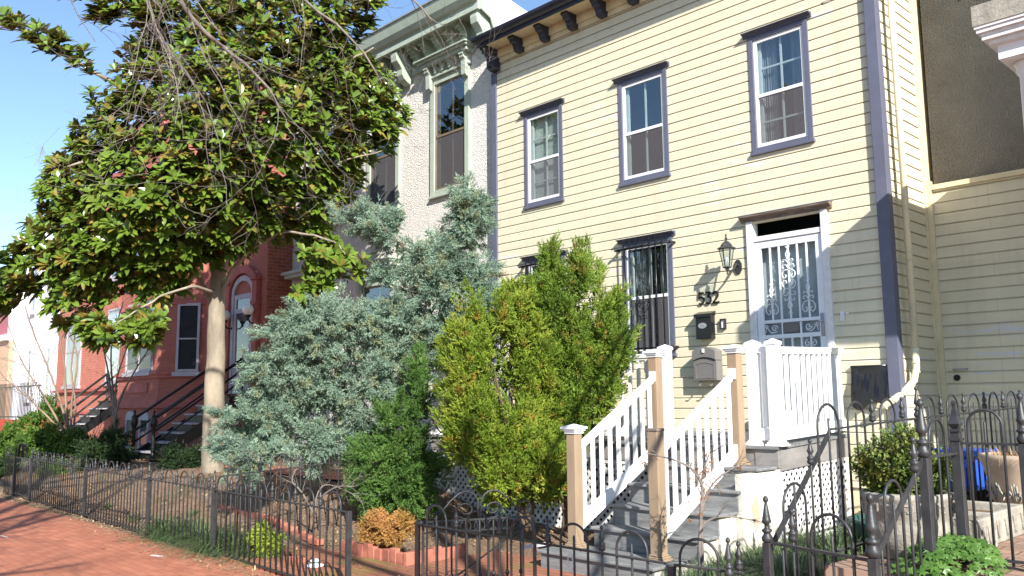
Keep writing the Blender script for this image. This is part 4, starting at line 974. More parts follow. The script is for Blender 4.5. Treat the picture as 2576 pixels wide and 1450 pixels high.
def flatwin(parent, p, ux, w_, h_, trim, blind=None, mull=False, arch=False, fr=.06, d=.05, refl='glass'):
    """window standing on the wall face: p = lower left corner, ux along the wall, outward = ux x z"""
    p = Vector(p); ux = Vector(ux).normalized(); nv = ux.cross(UZ)
    m = MB(); q = lambda u, z, o=0: p+ux*u+UZ*z+nv*o
    m.bar(q(fr/2, 0, d/2), q(fr/2, h_, d/2), d, fr, up=ux); m.bar(q(w_-fr/2, 0, d/2), q(w_-fr/2, h_, d/2), d, fr, up=ux)
    m.bar(q(fr, h_-fr/2, d/2), q(w_-fr, h_-fr/2, d/2), d-.004, fr); m.bar(q(fr, fr/2, d/2), q(w_-fr, fr/2, d/2), d-.004, fr)
    m.bar(q(fr, h_*.48, d/2), q(w_-fr, h_*.48, d/2), d*.7, fr*.6)
    if mull: m.bar(q(w_/2, fr, d/2), q(w_/2, h_-fr, d/2), d-.006, fr*.9, up=ux)
    if arch: 
        pts = [q(w_/2+w_/2*math.cos(math.pi*i/10), h_+.16*math.sin(math.pi*i/10)) for i in range(11)]; m.prism(pts, nv*.0, nv*d)
    o = m.build('window', trim, parent)
    m = MB(); m.quad(q(fr, fr, .012), q(w_-fr, fr, .012), q(w_-fr, h_-fr, .012), q(fr, h_-fr, .012)); m.build('blind' if blind else 'dark_backplate', blind or M['dark'], o)  # without a blind, a near-black plate on the wall imitates an unlit room
    m = MB(); m.quad(q(fr, fr, .025), q(w_-fr, fr, .025), q(w_-fr, h_-fr, .025), q(fr, h_-fr, .025)); m.build('pane', M[refl], o)
    m = MB(); m.bar(q(-.06, -.06, .05), q(w_+.06, -.06, .05), .11, .10); m.build('sill', trim, o)
    return o
gs = M['greystone']
flatwin(rh, (-22.95, 8.23, .80), (1, 0, 0), 1.70, 1.75, gs, None, True, refl='glassdim')
flatwin(rh, (-22.75, 8.23, 3.75), (1, 0, 0), 1.40, 1.9, gs, None, True)
d45 = Vector((1, 1, 0)).normalized(); pc = Vector((-20.87, 8.23, 0))
flatwin(rh, pc+d45*.42+UZ*.76, d45, .56, 1.66, gs, refl='glassdim'); flatwin(rh, pc+d45*.35+UZ*3.75, d45, .5, 1.9, gs)
for x in (-22.75, -21.85): flatwin(rh, (x, 8.23, -1.12), (1, 0, 0), .58, .78, gs, None, False, True)
for x in (-19.2, -18.1): flatwin(rh, (x-.4, YR, 3.7), (1, 0, 0), .8, 1.8, gs)
m = MB(); m.box(-22.7, -21.5, 8.20, 8.229, .28, .52); m.build('sunk_panel', M['redplain'], bayo)
# door with arched surround
m = MB(); m.box(-18.62, -18.50, YR-.06, YR, .2, 2.45); m.box(-17.66, -17.54, YR-.06, YR, .2, 2.45)
cx = -18.08
for i in range(12):
    a0 = math.pi*i/12; a1 = math.pi*(i+1)/12
    m.prism([(cx+.54*math.cos(a0), YR-.06, 2.45+.42*math.sin(a0)), (cx+.54*math.cos(a1), YR-.06, 2.45+.42*math.sin(a1)), (cx+.42*math.cos(a1), YR-.06, 2.45+.30*math.sin(a1)), (cx+.42*math.cos(a0), YR-.06, 2.45+.30*math.sin(a0))], (0, 0, 0), (0, .06, 0))
dr = m.build('door', gs, rh)
m = MB(); m.box(-18.50, -18.40, YR-.04, YR, .2, 2.45); m.box(-17.76, -17.66, YR-.04, YR, .2, 2.45); m.box(-18.40, -17.76, YR-.04, YR, 2.02, 2.12); m.box(-18.40, -17.76, YR-.04, YR, .2, .75); m.box(-18.40, -17.76, YR-.039, YR, 2.35, 2.45); m.build('leaf', gs, dr)
m = MB(); m.quad((-18.40, YR-.01, .75), (-17.76, YR-.01, .75), (-17.76, YR-.01, 2.02), (-18.40, YR-.01, 2.02)); m.quad((-18.40, YR-.01, 2.12), (-17.76, YR-.01, 2.12), (-17.76, YR-.01, 2.35), (-18.40, YR-.01, 2.35)); m.build('dark_backplate', M['dark'], dr)  # near-black plates on the wall imitate the dark hall behind the glass
m = MB(); m.quad((-18.40, YR-.02, .75), (-17.76, YR-.02, .75), (-17.76, YR-.02, 2.35), (-18.40, YR-.02, 2.35)); m.build('pane', M['glass'], dr)
for sx in (-1, 1):
    m = MB(); x = cx+sx*.66; m.box(x-.10, x+.10, YR-.10, YR-.001, -.1, 2.15); m.box(x-.13, x+.13, YR-.14, YR-.001, 2.15, 2.24); m.box(x-.10, x+.10, YR-.12, YR-.001, 2.24, 2.70); m.box(x-.13, x+.13, YR-.16, YR-.001, 2.70, 2.80); bevel(m.build('pilaster', M['redplain'], rh), .01)
m = MB()
for i in range(14):
    a0 = math.pi*i/14; a1 = math.pi*(i+1)/14
    m.prism([(cx+.76*math.cos(a0), YR-.10, 2.48+.62*math.sin(a0)), (cx+.76*math.cos(a1), YR-.10, 2.48+.62*math.sin(a1)), (cx+.56*math.cos(a1), YR-.10, 2.48+.44*math.sin(a1)), (cx+.56*math.cos(a0), YR-.10, 2.48+.44*math.sin(a0))], (0, 0, 0), (0, .099, 0))
m.build('door_arch', M['redplain'], rh)
m = MB().box(-24.4, -17.04, YR-.25, YR, ZT-.28, ZT-.1); m.box(-24.4, -17.03, YR-.35, YR+.3, ZT-.1, ZT+.05); m.build('cornice', M['redplain'], rh)
for i, (x, z, side) in enumerate(((-17.42, 2.02, 'right'), (-18.55, 1.98, 'left'))):
    t = empty('globe_lamp', (x, YR, z-.2), 'white globe lamp on dark bracket %s of the arched red house door' % side, 'wall lamp', 'globe lamps beside the red door')
    m = MB(); q = Vector((x, YR-.24, z)); n_ = 10
    m.lathe(tuple(q), [(.125*math.sin(math.pi*(j+.15)/n_*0.97), -.125*math.cos(math.pi*(j+.15)/n_*.97)) for j in range(n_+1)], 16); m.build('globe', M['globe'], t, True)
    m = MB(); m.lathe((q.x, q.y, q.z-.24), [(.01, 0), (.03, .03), (.025, .06), (.06, .10), (.065, .13)], 10); m.tube([q+UZ*-.2, q+Vector((0, .06, -.28)), q+Vector((0, .16, -.30)), q+Vector((0, .22, -.22))], .018, 6); m.box(x-.05, x+.05, YR-.03, YR-.001, z-.42, z-.10); m.build('bracket', M['irondark'], t, True)
NEW = [(.035, 0), (.06, .02), (.06, .08), (.035, .12), (.045, .30), (.03, .36), (.05, .42), (.035, .5), (.045, .72), (.07, .78), (.08, .84), (.06, .90), (.07, .93), (.05, .97), (.02, 1.0), (.035, 1.04), (.02, 1.09), (.002, 1.11)]
def iron_stair(x0, x1, y0, y1, z0, z1, n, label, group=None):
    t = empty('iron_stoop', ((x0+x1)/2, (y0+y1)/2, z0), label, 'stairs', group)
    for i in range(n):
        f0, f1 = i/n, (i+1)/n; ya = y0+(y1-y0)*f0; yb = y0+(y1-y0)*f1; z = z0+(z1-z0)*f1
        m = MB().box(x0, x1, ya-.03, yb, z-.03, z); m.build('tread', M['greystone'] if i < n-1 else M['irondark'], t)
        m = MB().box(x0+.02, x1-.02, ya, ya+.015, z-.03-(z1-z0)/n+.03, z-.031); m.build('riser', M['irondark'], t)
    m = MB().box(x0, x1, y1, y1+.9 if y1 < 8.2 else YR-.01, z1-.06, z1); m.build('landing', M['irondark'], t)
    for x in (x0-.02, x1+.02):
        m = MB().prism([(x-.015, y0, z0), (x-.015, y0-.02, z0+.16), (x-.015, y1, z1+.0), (x-.015, y1, z1-.30), (x-.015, y0+.15, z0)], (0, 0, 0), (.03, 0, 0)); m.build('stringer', M['irondark'], t)
        m = MB().lathe((x, y0-.02, z0), NEW, 10, .93); m.build('newel', M['irondark'], t, True)
        m = MB().lathe((x, y1, z1), NEW, 10, .80); m.build('newel', M['irondark'], t, True)
        for k, r in ((.86, .032), (.60, .024), (.36, .020)):
            m = MB().tube([(x, y0, z0+k), (x, (y0+y1)/2, (z0+z1)/2+k-.03), (x, y1, z1+k*.93)], r, 7); m.build('handrail', M['irondark'], t, True)
    return t
iron_stair(-18.6, -17.6, 6.90, 8.75, -1.15, .15, 7, 'black iron stoop with pale treads climbing to the arched door behind the trunk')
iron_stair(-26.4, -25.5, 7.5, 8.95, -1.15, .1, 6, 'black iron stoop with sloping rails before the salmon brick house')

# ================================================================== SALMON BRICK HOUSE, WHITE AND TAN HOUSES
b2 = empty('salmon_brick_house', (-28, 12, -1.2), 'sunlit salmon brick house with grey sills left of the red bay', 'house')
MB().box(-32.2, -24.42, 9.2, 16, -1.64, 6.9).build('wall', M['redfront2'], b2)
m = MB().box(-32.2, -24.42, 9.10, 9.199, .40, .48); m.box(-32.2, -24.42, 9.12, 9.199, -.30, -.22); m.build('belt_course', M['redplain'], b2)
flatwin(b2, (-31.2, 9.2, .62), (1, 0, 0), 1.5, 2.3, gs, M['curtain'], True); flatwin(b2, (-27.3, 9.2, .66), (1, 0, 0), 1.25, 2.2, gs, M['curtainw'])
flatwin(b2, (-31.2, 9.2, 3.8), (1, 0, 0), 1.5, 2.0, gs, None, True); flatwin(b2, (-27.3, 9.2, 3.8), (1, 0, 0), 1.25, 2.0, gs)
MB().box(-32.3, -24.42, 8.95, 9.2, 6.7, 7.0).build('cornice', M['redplain'], b2)
b3 = empty('white_house', (-36, 12, -1.2), 'tall plain white house front between salmon brick and tan houses', 'house')
MB().box(-38.8, -32.6, 9.6, 15, -1.64, 6.9).build('wall', M['whitewall'], b3)
for x in (-37.2, -34.8):
    flatwin(b3, (x, 9.6, .2), (1, 0, 0), .5, 1.9, M['whitewood'], M['curtain']); flatwin(b3, (x, 9.6, 3.6), (1, 0, 0), .6, 1.9, M['whitewood'], M['curtain'])
for x in (-38.6, -36.0, -33.4): MB().box(x, x+.35, 9.4, 9.599, -1.2, 6.8).build('pilaster', M['whitewall'], b3)
b4 = empty('tan_house', (-44, 12, -1.2), 'low tan house with a dusty pink upper panel at the left edge', 'house')
MB().box(-52, -38.9, 9.3, 15, -1.64, 2.60).build('wall', M['tanwall'], b4)
m = MB().box(-52, -38.9, 9.15, 9.6, 2.601, 2.85); m.box(-52, -38.9, 9.2, 9.6, 4.1, 4.3); m.box(-39.2, -38.9, 9.28, 9.6, 2.85, 4.1); m.build('band', M['whitewood'], b4)
MB().box(-52, -39.2, 9.4, 15, 2.851, 4.1).build('upper_panel', M['pink'], b4)
MB().box(-52, -38.9, 9.5, 15, 4.301, 5.1).build('attic', M['tanwall'], b4)
ff = empty('far_fence', (-33, 8.2, -1.2), 'tall black iron fence on a red base at the far left', 'fence')
for i in range(46): x = -38+i*.17; MB().box(x-.012, x+.012, 8.19, 8.21, -.5, .75).build('bar', M['irondark'], ff)
m = MB().box(-38.1, -30.2, 8.18, 8.22, .60, .64); m.box(-38.1, -30.2, 8.18, 8.22, -.42, -.38); m.build('rail', M['irondark'], ff)
MB().box(-38.2, -30.1, 8.1, 8.3, -1.3, -.5).build('base_wall', plain('red_base', (.50, .06, .04), .7), ff)

# ================================================================== RIGHT-HAND NEIGHBOUR
nh = empty('neighbour_house', (0, 11, -1), 'brown stucco neighbour house with pale porch cornice at the right edge', 'house')
m = MB(); m.prism([(-3.754, 10.8, -1), (-3.754, 10.8, 6.6), (-3.0, 10.8, 6.2), (-2.68, 10.8, 5.02), (-2.08, 10.8, 4.86), (-2.08, 10.8, -1)], (0, 0, 0), (0, 5, 0)); m.build('side_wing', M['tanstucco'], nh)
MB().box(-2.07, 6, 9.9, 16, -1.0, 8.2).build('main_block', M['tanstucco'], nh)
pg = MB(); X0 = -2.24
for ex, ya, a, b in ((0, 7.60, 3.09, 3.27),): pg.box(X0, 3, ya, 9.89, a, b)
pgo = pg.build('porch_roof', M['concrete'], nh)
m = MB(); k = 8
m.box(X0+.008, 3, 7.608, 9.885, 3.065, 3.089)
prf = [(.02, 3.064), (.045, 3.03), (.05, 3.0), (.09, 2.97), (.11, 2.93), (.12, 2.925)]
for (a, za), (b, zb) in zip(prf[:-1], prf[1:]): m.box(X0+a, 3, 7.60+a, 9.88, zb, za-.0005)
m.build('cornice', M['whitewood'], nh)
MB().box(X0+.14, 3, 7.74, 9.87, 2.80, 2.9245).build('fascia', M['white'], nh)
MB().box(X0+.16, 3, 7.76, 9.86, 2.79, 2.799).build('soffit', M['whitewood'], nh)
for x in (-1.93, .4):
    m = MB().lathe((x, 7.95, -.35), [(.12, 0), (.12, .05), (.095, .10), (.092, 1.0), (.080, 3.02), (.10, 3.05), (.10, 3.10), (.12, 3.135)], 18); m.build('column', M['white'], nh, True)
MB().box(-2.05, 3, 7.7, 9.9, -1.0, -.35).build('porch_floor', M['concrete'], nh)
# ================================================================== POTS, BINS, SMALL THINGS
pl = empty('stone_planter', (-2.25, 5.6, -1), 'large round carved stone planter holding the boxwood behind the iron fence', 'planter')
m = MB(); m.lathe((-2.25, 5.6, -1.0), [(.16, 0), (.18, .02), (.235, .12), (.255, .22), (.25, .26), (.262, .27), (.262, .36), (.27, .37), (.275, .40), (.25, .41), (.23, .40), (.22, .34)], 28)
m.build('pot', M['concrete'], pl, True)
m = MB()
for i in range(16):
    a = 2*math.pi*i/16; ca, sa = math.cos(a), math.sin(a); tn = Vector((-sa, ca, 0)); c_ = Vector((-2.25+.264*ca, 5.6+.264*sa, -.685))
    for (u0, v0), (u1, v1) in (((-.03, -.03), (-.03, .03)), ((-.03, .03), (.025, .03)), ((.025, .03), (.025, -.01)), ((.025, -.01), (-.005, -.01))):
        m.bar(c_+tn*u0+UZ*v0, c_+tn*u1+UZ*v1, .008, .010)
m.build('key_band', M['concrete'], pl)
m = MB().lathe((-2.25, 5.6, -.68), [(.22, 0), (.1, .02), (.001, .025)], 20); m.build('soil', M['soil'], pl, True)
def trough(x0, x1, y0, y1, lab):
    t = empty('concrete_trough', ((x0+x1)/2, (y0+y1)/2, -1), lab, 'planter', 'concrete troughs behind the fence'); e = .045; z0, z1 = -.998, -.79
    m = MB().box(x0, x1, y0, y0+e, z0, z1); m.box(x0, x1, y1-e, y1, z0, z1); m.box(x0, x0+e, y0+e, y1-e, z0, z1); m.box(x1-e, x1, y0+e, y1-e, z0, z1); bevel(m.build('box', M['concrete'], t), .012, 3)
    MB().box(x0+e, x1-e, y0+e, y1-e, z0, z1-.06).build('soil', M['soil'], t)
    for k in range(4):
        m = MB(); y = y0+.08+(y1-y0-.16)*k/3
        for s_ in (-1, 1): m.bar((x1+.004, y, z0+.04), (x1+.004, y+s_*.035, z1-.05), .012, .012)
        m.build('relief', M['concrete'], t)
trough(-2.47, -1.98, 5.96, 6.37, 'nearer concrete trough with carved sides beside the round stone planter')
trough(-2.50, -2.02, 6.43, 7.12, 'longer concrete trough standing behind the other one')
ur = empty('stone_urn', (-2.24, 7.95, -1), 'tan stone urn with leaf relief and dry grass on top behind the troughs', 'planter')
m = MB().lathe((-2.24, 7.95, -1.0), [(.17, 0), (.18, .04), (.20, .10), (.26, .30), (.30, .44), (.32, .48), (.32, .52), (.28, .52), (.26, .46)], 24); m.build('pot', plain('tan_stone', (.44, .34, .25), .85, var=.2), ur, True)
m = MB()
for i in range(12):
    a = 2*math.pi*i/12
    for k in range(-3, 4):
        b0 = Vector((-2.24+.21*math.cos(a), 7.95+.21*math.sin(a), -.92)); aa = a+k*.07; rr = .28; m.tube([b0, (-2.24+(.24)*math.cos(a+k*.05), 7.95+.24*math.sin(a+k*.05), -.82+.01*abs(k)), (-2.24+rr*math.cos(aa), 7.95+rr*math.sin(aa), -.70-.015*k*k)], [.006, .01, .006], 4)
m.build('leaf_relief', M['concrete'], ur, True)
bi = empty('blue_bin', (-2.98, 8.75, -1), 'blue plastic bin with ribbed side and lid behind the urn and fence', 'bin')
m = MB().prism([(-3.2, 8.5, 0), (-2.78, 8.5, 0), (-2.78, 9.0, 0), (-3.2, 9.0, 0)], (0, 0, -1.0), (0, 0, -.56)); bevel(m.build('body', M['blue'], bi), .02)
m = MB()
for i in range(6): x = -3.16+i*.07; m.box(x, x+.02, 8.48, 8.499, -.95, -.65)
m.build('rib', M['blue'], bi); m = MB().box(-3.24, -2.74, 8.46, 9.04, -.559, -.50); bevel(m.build('lid', M['blue'], bi), .015)
bb = empty('black_bin', (-2.72, 8.3, -1), 'black plastic crate in front of the blue bin', 'bin')
m = MB().box(-2.98, -2.66, 8.1, 8.42, -1.0, -.84); bevel(m.build('body', M['black'], bb), .02); m = MB().box(-3.0, -2.64, 8.08, 8.44, -.839, -.81); bevel(m.build('lid', M['black'], bb), .01)
tb = empty('green_tub', (-3.25, 7.7, -1.3), 'low dark teal tub beside the lattice behind the boxwood', 'tub')
m = MB().lathe((-3.25, 7.7, -1.42), [(.22, 0), (.30, .30), (.34, .33), (.34, .36), (.30, .36), (.28, .30)], 22); m.build('body', M['teal'], tb, True); m = MB().lathe((-3.25, 7.7, -1.1), [(.29, 0), (.2, .02), (.001, .025)], 18); m.build('water', M['dark'], tb)
be = empty('brick_edging', (-7.5, 5.6, -1.6), 'low edging of upright bricks around the russet shrub bed', 'edging')
pts = [(-8.15+i*.112, 5.30+.02*math.sin(i), 0) for i in range(10)]+[(-7.02, 5.32+.112*i, 1) for i in range(7)]
for i, (x, y, s_) in enumerate(pts):
    h_ = random.uniform(.10, .14); a = random.uniform(-.01, .01)
    m = MB().box(x-.052, x+.052, y-.03+a, y+.03+a, -1.62, -1.605+h_) if not s_ else MB().box(x-.03+a, x+.03+a, y-.052, y+.052, -1.62, -1.605+h_)
    bevel(m.build('brick', M['edgebrick'], be), .006)
e2 = empty('brick_bed_edging', (-8, 6.9, -1.6), 'loose row of bricks edging the mulch bed behind the path', 'edging')
for i in range(14):
    x = -8.95-i*.22; y = 5.33+random.uniform(-.01, .01)+i*.012; m = MB().box(x, x+.20, y, y+.09, gh(x, y)-.01, gh(x, y)+.055); bevel(m.build('brick', M['edgebrick'], e2), .008)
gl_ = empty('solar_light', (-7.62, 4.62, -1.6), 'small round white garden light with a green band by the fence corner', 'garden light')
m = MB().lathe((-7.62, 4.62, -1.60), [(.085, 0), (.085, .015), (.04, .022), (.038, .022)], 18); m.build('base', M['white'], gl_, True)
m = MB().lathe((-7.62, 4.62, -1.577), [(.048, 0), (.05, .035), (.03, .045), (.001, .047)], 16); m.build('head', M['white'], gl_, True)
m = MB().lathe((-7.62, 4.62, -1.565), [(.0515, 0), (.0515, .012)], 16); m.build('band', M['teal'], gl_)
for i, (x, y, a, l, w_) in enumerate(((-9.57, 3.84, .3, .16, .035), (-12.4, 3.05, .1, .2, .015), (-10.5, 3.6, -.3, .06, .04))):
    m = MB(); c_, s_ = math.cos(a), math.sin(a); m.prism([(x+u*c_-v*s_, y+u*s_+v*c_, -1.635) for u, v in ((-l/2, -w_/2), (l/2, -w_/2), (l/2, w_/2), (-l/2, w_/2))], (0, 0, 0), (0, 0, .004))
    tag(m.build('paper_scrap', M['white'] if i < 2 else M['dry']), ['crumpled white paper scrap on the brick sidewalk near the iron post', 'thin pale strip of paper lying further left on the bricks', 'small brown scrap on the bricks by the fence foot'][i], 'litter', 'scraps on the sidewalk')
rb = MB().tube([(-3.825+.022*math.cos(t*.6), 4.183, -1.04+.06*math.sin(t*.6)) for t in range(12)], .004, 5); tag(rb.build('rubber_band', M['curtainw'], None, True), 'pale rubber band hanging on a picket of the foreground fence', 'band')
bk_ = empty('loose_brick', (-8.0, 4.6, -1.6), 'reddish brick lying on the soil behind the sidewalk fence', 'brick')
m = MB().box(-8.10, -7.9, 4.60, 4.70, -1.62, -1.56); bevel(m.build('block', M['edgebrick'], bk_), .008)
# ================================================================== PLANTS
def in_poly(x, y, P):
    c = False; j = len(P)-1
    for i in range(len(P)):
        xi, yi = P[i]; xj, yj = P[j]
        if (yi > y) != (yj > y) and x < (xj-xi)*(y-yi)/(yj-yi)+xi: c = not c
        j = i
    return c
def edge_d(x, y, P):
    best = 1e9; j = len(P)-1
    for i in range(len(P)):
        ax, ay = P[j]; bx, by = P[i]; dx, dy = bx-ax, by-ay; L = dx*dx+dy*dy
        t = max(0, min(1, ((x-ax)*dx+(y-ay)*dy)/L)) if L else 0
        best = min(best, math.hypot(x-ax-dx*t, y-ay-dy*t)); j = i
    return best
def rv(rng): 
    while True:
        v = Vector((rng.uniform(-1, 1), rng.uniform(-1, 1), rng.uniform(-1, 1)))
        if .05 < v.length < 1: return v.normalized()
def cloud(P, dep, thick, n, rng, inset=0, front=.5, k=.75):
    """n places filling a rounded body whose outline is P: deep in the middle, thin at the rim"""
    x0 = min(p[0] for p in P); x1 = max(p[0] for p in P); y0 = min(p[1] for p in P); y1 = max(p[1] for p in P); ppm = FPX/dep; out = []
    while len(out) < n:
        x, y = rng.uniform(x0, x1), rng.uniform(y0, y1)
        if not in_poly(x, y, P): continue
        e = edge_d(x, y, P)
        if e < inset: continue
        th = min(thick, math.sqrt(e/ppm)*k+.05); u = rng.uniform(-1, 1)
        if rng.random() < front: u = -abs(u)**.5
        out.append((at(x, y, dep+u*th), u, e))
    return out
def leaf(mb, p, d, up, L, W, droop=.15, fold=.25):
    s = d.cross(up)
    if s.length < 1e-3: s = d.orthogonal()
    s.normalize(); nn = s.cross(d).normalized(); st = ((0, .12), (.30, .85), (.62, 1.0), (.85, .6), (1, 0))
    n = len(mb.v); k = 0
    for t, w_ in st:
        c = p+d*(L*t)-UZ*(droop*L*t*t); hw = W*.5*w_
        if w_ == 0: mb.v.append(tuple(c))
        else:
            mb.v += [tuple(c-s*hw+nn*(hw*fold)), tuple(c), tuple(c+s*hw+nn*(hw*fold))]
    for i in range(3):
        a = n+i*3; mb.f += [(a, a+1, a+4, a+3), (a+1, a+2, a+5, a+4)]
    a = n+9; mb.f += [(a, a+1, a+3), (a+1, a+2, a+3)]
def spray(mb, p, d, L, n, ll, w_, rng, spread=.9, lift=0):
    """feathery twig: a fan of slim needles/scales along a short axis"""
    for i in range(n):
        t = (i+.5)/n; q = p+d*(L*t); v = (d*(1.1-spread*.4)+rv(rng)*spread+UZ*lift).normalized(); s = v.cross(rv(rng)).normalized()
        l = ll*(1.15-.6*t)*rng.uniform(.7, 1.2)
        mb.tri(q-s*w_*.5, q+s*w_*.5, q+v*l)
def clumped(mb, P, dep, thick, ncl, per, rc, rng, L, n, ll, w_, spread=.9, lift=0, up=.2, inset=0, front=.55, out=.6, gap=0, flat=1.0, k=.75, core=5, plume=.0, wild=.5):
    """foliage as many small plumes, each a tapering cluster of feathery twigs"""
    cen = sum((at(p[0], p[1], dep) for p in P), Vector())/len(P); ppm = FPX/dep
    for c, u, e in cloud(P, dep, thick, ncl, rng, inset, front, k):
        if gap and noise.noise(c*1.7) > gap: continue
        if e < .16*ppm and noise.noise(c*4.3+Vector((9, 2, 5))) > .12: continue
        r_ = rc*rng.uniform(.6, 1.25); oc = (c-cen); oc.z *= .4
        oc = (oc.normalized() if oc.length > .01 else rv(rng)); ax = (oc*out+UZ*up+rv(rng)*wild).normalized(); Lp = plume*rng.uniform(.5, 1.2)
        for i in range(per):
            t = rng.random()**.85; v = rv(rng); v.z *= flat; q = c+ax*(t*Lp)+v*(r_*(1-.78*t if plume else 1)*rng.random()**.4)
            d = (v*(.9-.5*t)+ax*(.5+.7*t)).normalized()
            spray(mb, q, d, L*rng.uniform(.7, 1.2), n, ll, w_, rng, spread, lift)
        for i in range(core):
            q = c+rv(rng)*(r_*.4*rng.random()); spray(mb, q, rv(rng), r_*.5, 5, max(ll*1.5, r_*.4), w_*4, rng, 1.0)
def limb(mb, pts, r0, r1, seg=8, wob=.0, rng=None, n=14):
    """smooth tapered limb through pts"""
    P = [Vector(p) for p in pts]; out = []
    m = len(P)
    for i in range(m-1):
        p0 = P[max(i-1, 0)]; p1 = P[i]; p2 = P[i+1]; p3 = P[min(i+2, m-1)]; k = max(2, n//(m-1))
        for j in range(k):
            t = j/k; out.append(.5*((2*p1)+(p2-p0)*t+(2*p0-5*p1+4*p2-p3)*t*t+(3*p1-p0-3*p2+p3)*t**3))
    out.append(P[-1])
    if wob: out = [q+(rv(rng)*wob if 0 < i < len(out)-1 else Vector()) for i, q in enumerate(out)]
    rs = [r0+(r1-r0)*(i/(len(out)-1))**.8 for i in range(len(out))]
    mb.tube(out, rs, seg); return out, rs
def twigs(mb, p, d, L, r, lev, rng, droop=.0, curl=.35, kids=(2, 4), seg=4, up=.0, ang=.7, shrink=.62):
    pts = [p]; q = Vector(p); dd = Vector(d).normalized(); ns = 5
    for i in range(ns):
        dd = (dd+rv(rng)*curl*.45-UZ*droop*.14+UZ*up*(.15 if i < 3 else .35)).normalized(); q = q+dd*(L/ns); pts.append(q)
    rs = [r*(1-.55*i/ns) for i in range(ns+1)]; mb.tube(pts, rs, seg if r > .006 else 3, False)
    if lev > 0:
        for k in range(rng.randint(*kids)):
            i = rng.randint(1, ns); bd = (dd*.75+rv(rng)*ang).normalized(); twigs(mb, pts[i], bd, L*shrink*rng.uniform(.7, 1.2), max(rs[i]*.62, .0018), lev-1, rng, droop, curl, kids, seg, up, ang, shrink)

# ---- magnolia
rng = random.Random(11)
mg = empty('magnolia_tree', tuple(at(537, 1185, 14.64)), 'big glossy-leaved evergreen magnolia with one smooth pale trunk before the red house', 'tree')
mb = MB(); A = lambda x, y, d=14.64: at(x, y, d)
limb(mb, [A(536, 1215), A(536, 1100), A(540, 950), A(545, 830), A(548, 720), A(552, 600), A(545, 430), A(540, 250), A(520, 40), A(515, -150)], .205, .06, 16, .013, rng, 40)
mb.lathe(tuple(A(536, 1215)), [(.30, -.1), (.26, 0), (.22, .10), (.20, .2)], 14)
limbs = [([A(545, 790), A(500, 700), A(420, 640, 14.2), A(280, 600, 13.9), A(150, 560, 13.8)], .05, .01), ([A(546, 760), A(600, 660, 14.4), A(700, 590, 13.9), A(820, 600, 13.4), A(870, 640, 13.2)], .045, .008),
  ([A(550, 650), A(650, 520, 14), A(800, 430, 13.6), A(960, 380, 13.4)], .045, .006), ([A(550, 600), A(450, 480, 14.1), A(300, 400, 13.8), A(170, 420, 13.6)], .07, .015), ([A(548, 480), A(650, 330, 14.3), A(800, 200, 14), A(940, 120, 13.8)], .06, .012),
  ([A(545, 430), A(430, 300, 14.3), A(330, 235, 14), A(200, 160, 13.9), A(80, 95, 13.7), A(20, 45, 13.6)], .055, .010), ([A(540, 300), A(620, 120, 14.5), A(700, -60, 14.5)], .05, .01), ([A(535, 200), A(400, 80, 14.3), A(260, -20, 14)], .05, .01),
  ([A(546, 740), A(480, 720, 13.8), A(380, 760, 13.3), A(290, 820, 13)], .035, .008), ([A(548, 700), A(560, 640, 15.3), A(640, 560, 16), A(760, 480, 16.4)], .06, .015), ([A(548, 640), A(450, 560, 15.4), A(330, 520, 16.2)], .06, .015)]
for pts, a, b in limbs: limb(mb, pts, a, b, 7, .02, rng, 16)
mb.build('trunk', M['bark'], mg, True)
MP = [(150, -60), (160, 10), (215, 50), (255, 90), (300, 60), (330, 100), (275, 150), (250, 195), (215, 225), (190, 250), (225, 270), (190, 300), (160, 370), (120, 400), (85, 480), (100, 520), (55, 560), (45, 600), (0, 640), (-40, 700), (-30, 830), (40, 790), (100, 760), (125, 810), (190, 840), (225, 865), (270, 800), (330, 760), (360, 800), (410, 790), (440, 750), (500, 720), (560, 680), (600, 690), (680, 630), (730, 610), (745, 660), (790, 690), (850, 680), (900, 660), (880, 620), (830, 590), (850, 545), (900, 480), (950, 420), (1000, 380), (1035, 300), (1010, 205), (960, 160), (900, 110), (950, 60), (985, 20), (985, -60)]
extra = [[(5, 30), (35, 45), (100, 70), (160, 90), (215, 110), (240, 150), (255, 195), (215, 185), (150, 150), (90, 120), (45, 100), (15, 70)],
         [(330, 780), (400, 800), (410, 850), (340, 880), (300, 840)], [(735, 620), (830, 620), (915, 655), (900, 700), (840, 720), (820, 770), (770, 770), (735, 730), (780, 700)], [(200, 800), (260, 800), (290, 850), (240, 870), (215, 860)]]
mb = MB(); cen = A(540, 420, 14.8)
holes_px = [(475, 245, 22, 14), (430, 320, 20, 12), (395, 415, 16, 12), (730, 320, 16, 8), (700, 440, 28, 16), (660, 610, 30, 10), (600, 250, 10, 8), (820, 470, 14, 22), (90, 690, 22, 10), (350, 640, 16, 12)]
def rosette(p, axis, rng, nl, sc_=1.0):
    a1 = axis.orthogonal().normalized(); a2 = axis.cross(a1); ph = rng.uniform(0, 6.28)
    for i in range(nl):
        t = ph+i*2.399; el = rng.uniform(.15, 1.0); d = ((a1*math.cos(t)+a2*math.sin(t))*(1.15-el*.55)+axis*(.15+el*.75)).normalized()
        leaf(mb, p-axis*.03*rng.random(), d, (axis+UZ*.5).normalized(), rng.uniform(.16, .26)*sc_, rng.uniform(.066, .10)*sc_, rng.uniform(.05, .35), rng.uniform(.15, .4))
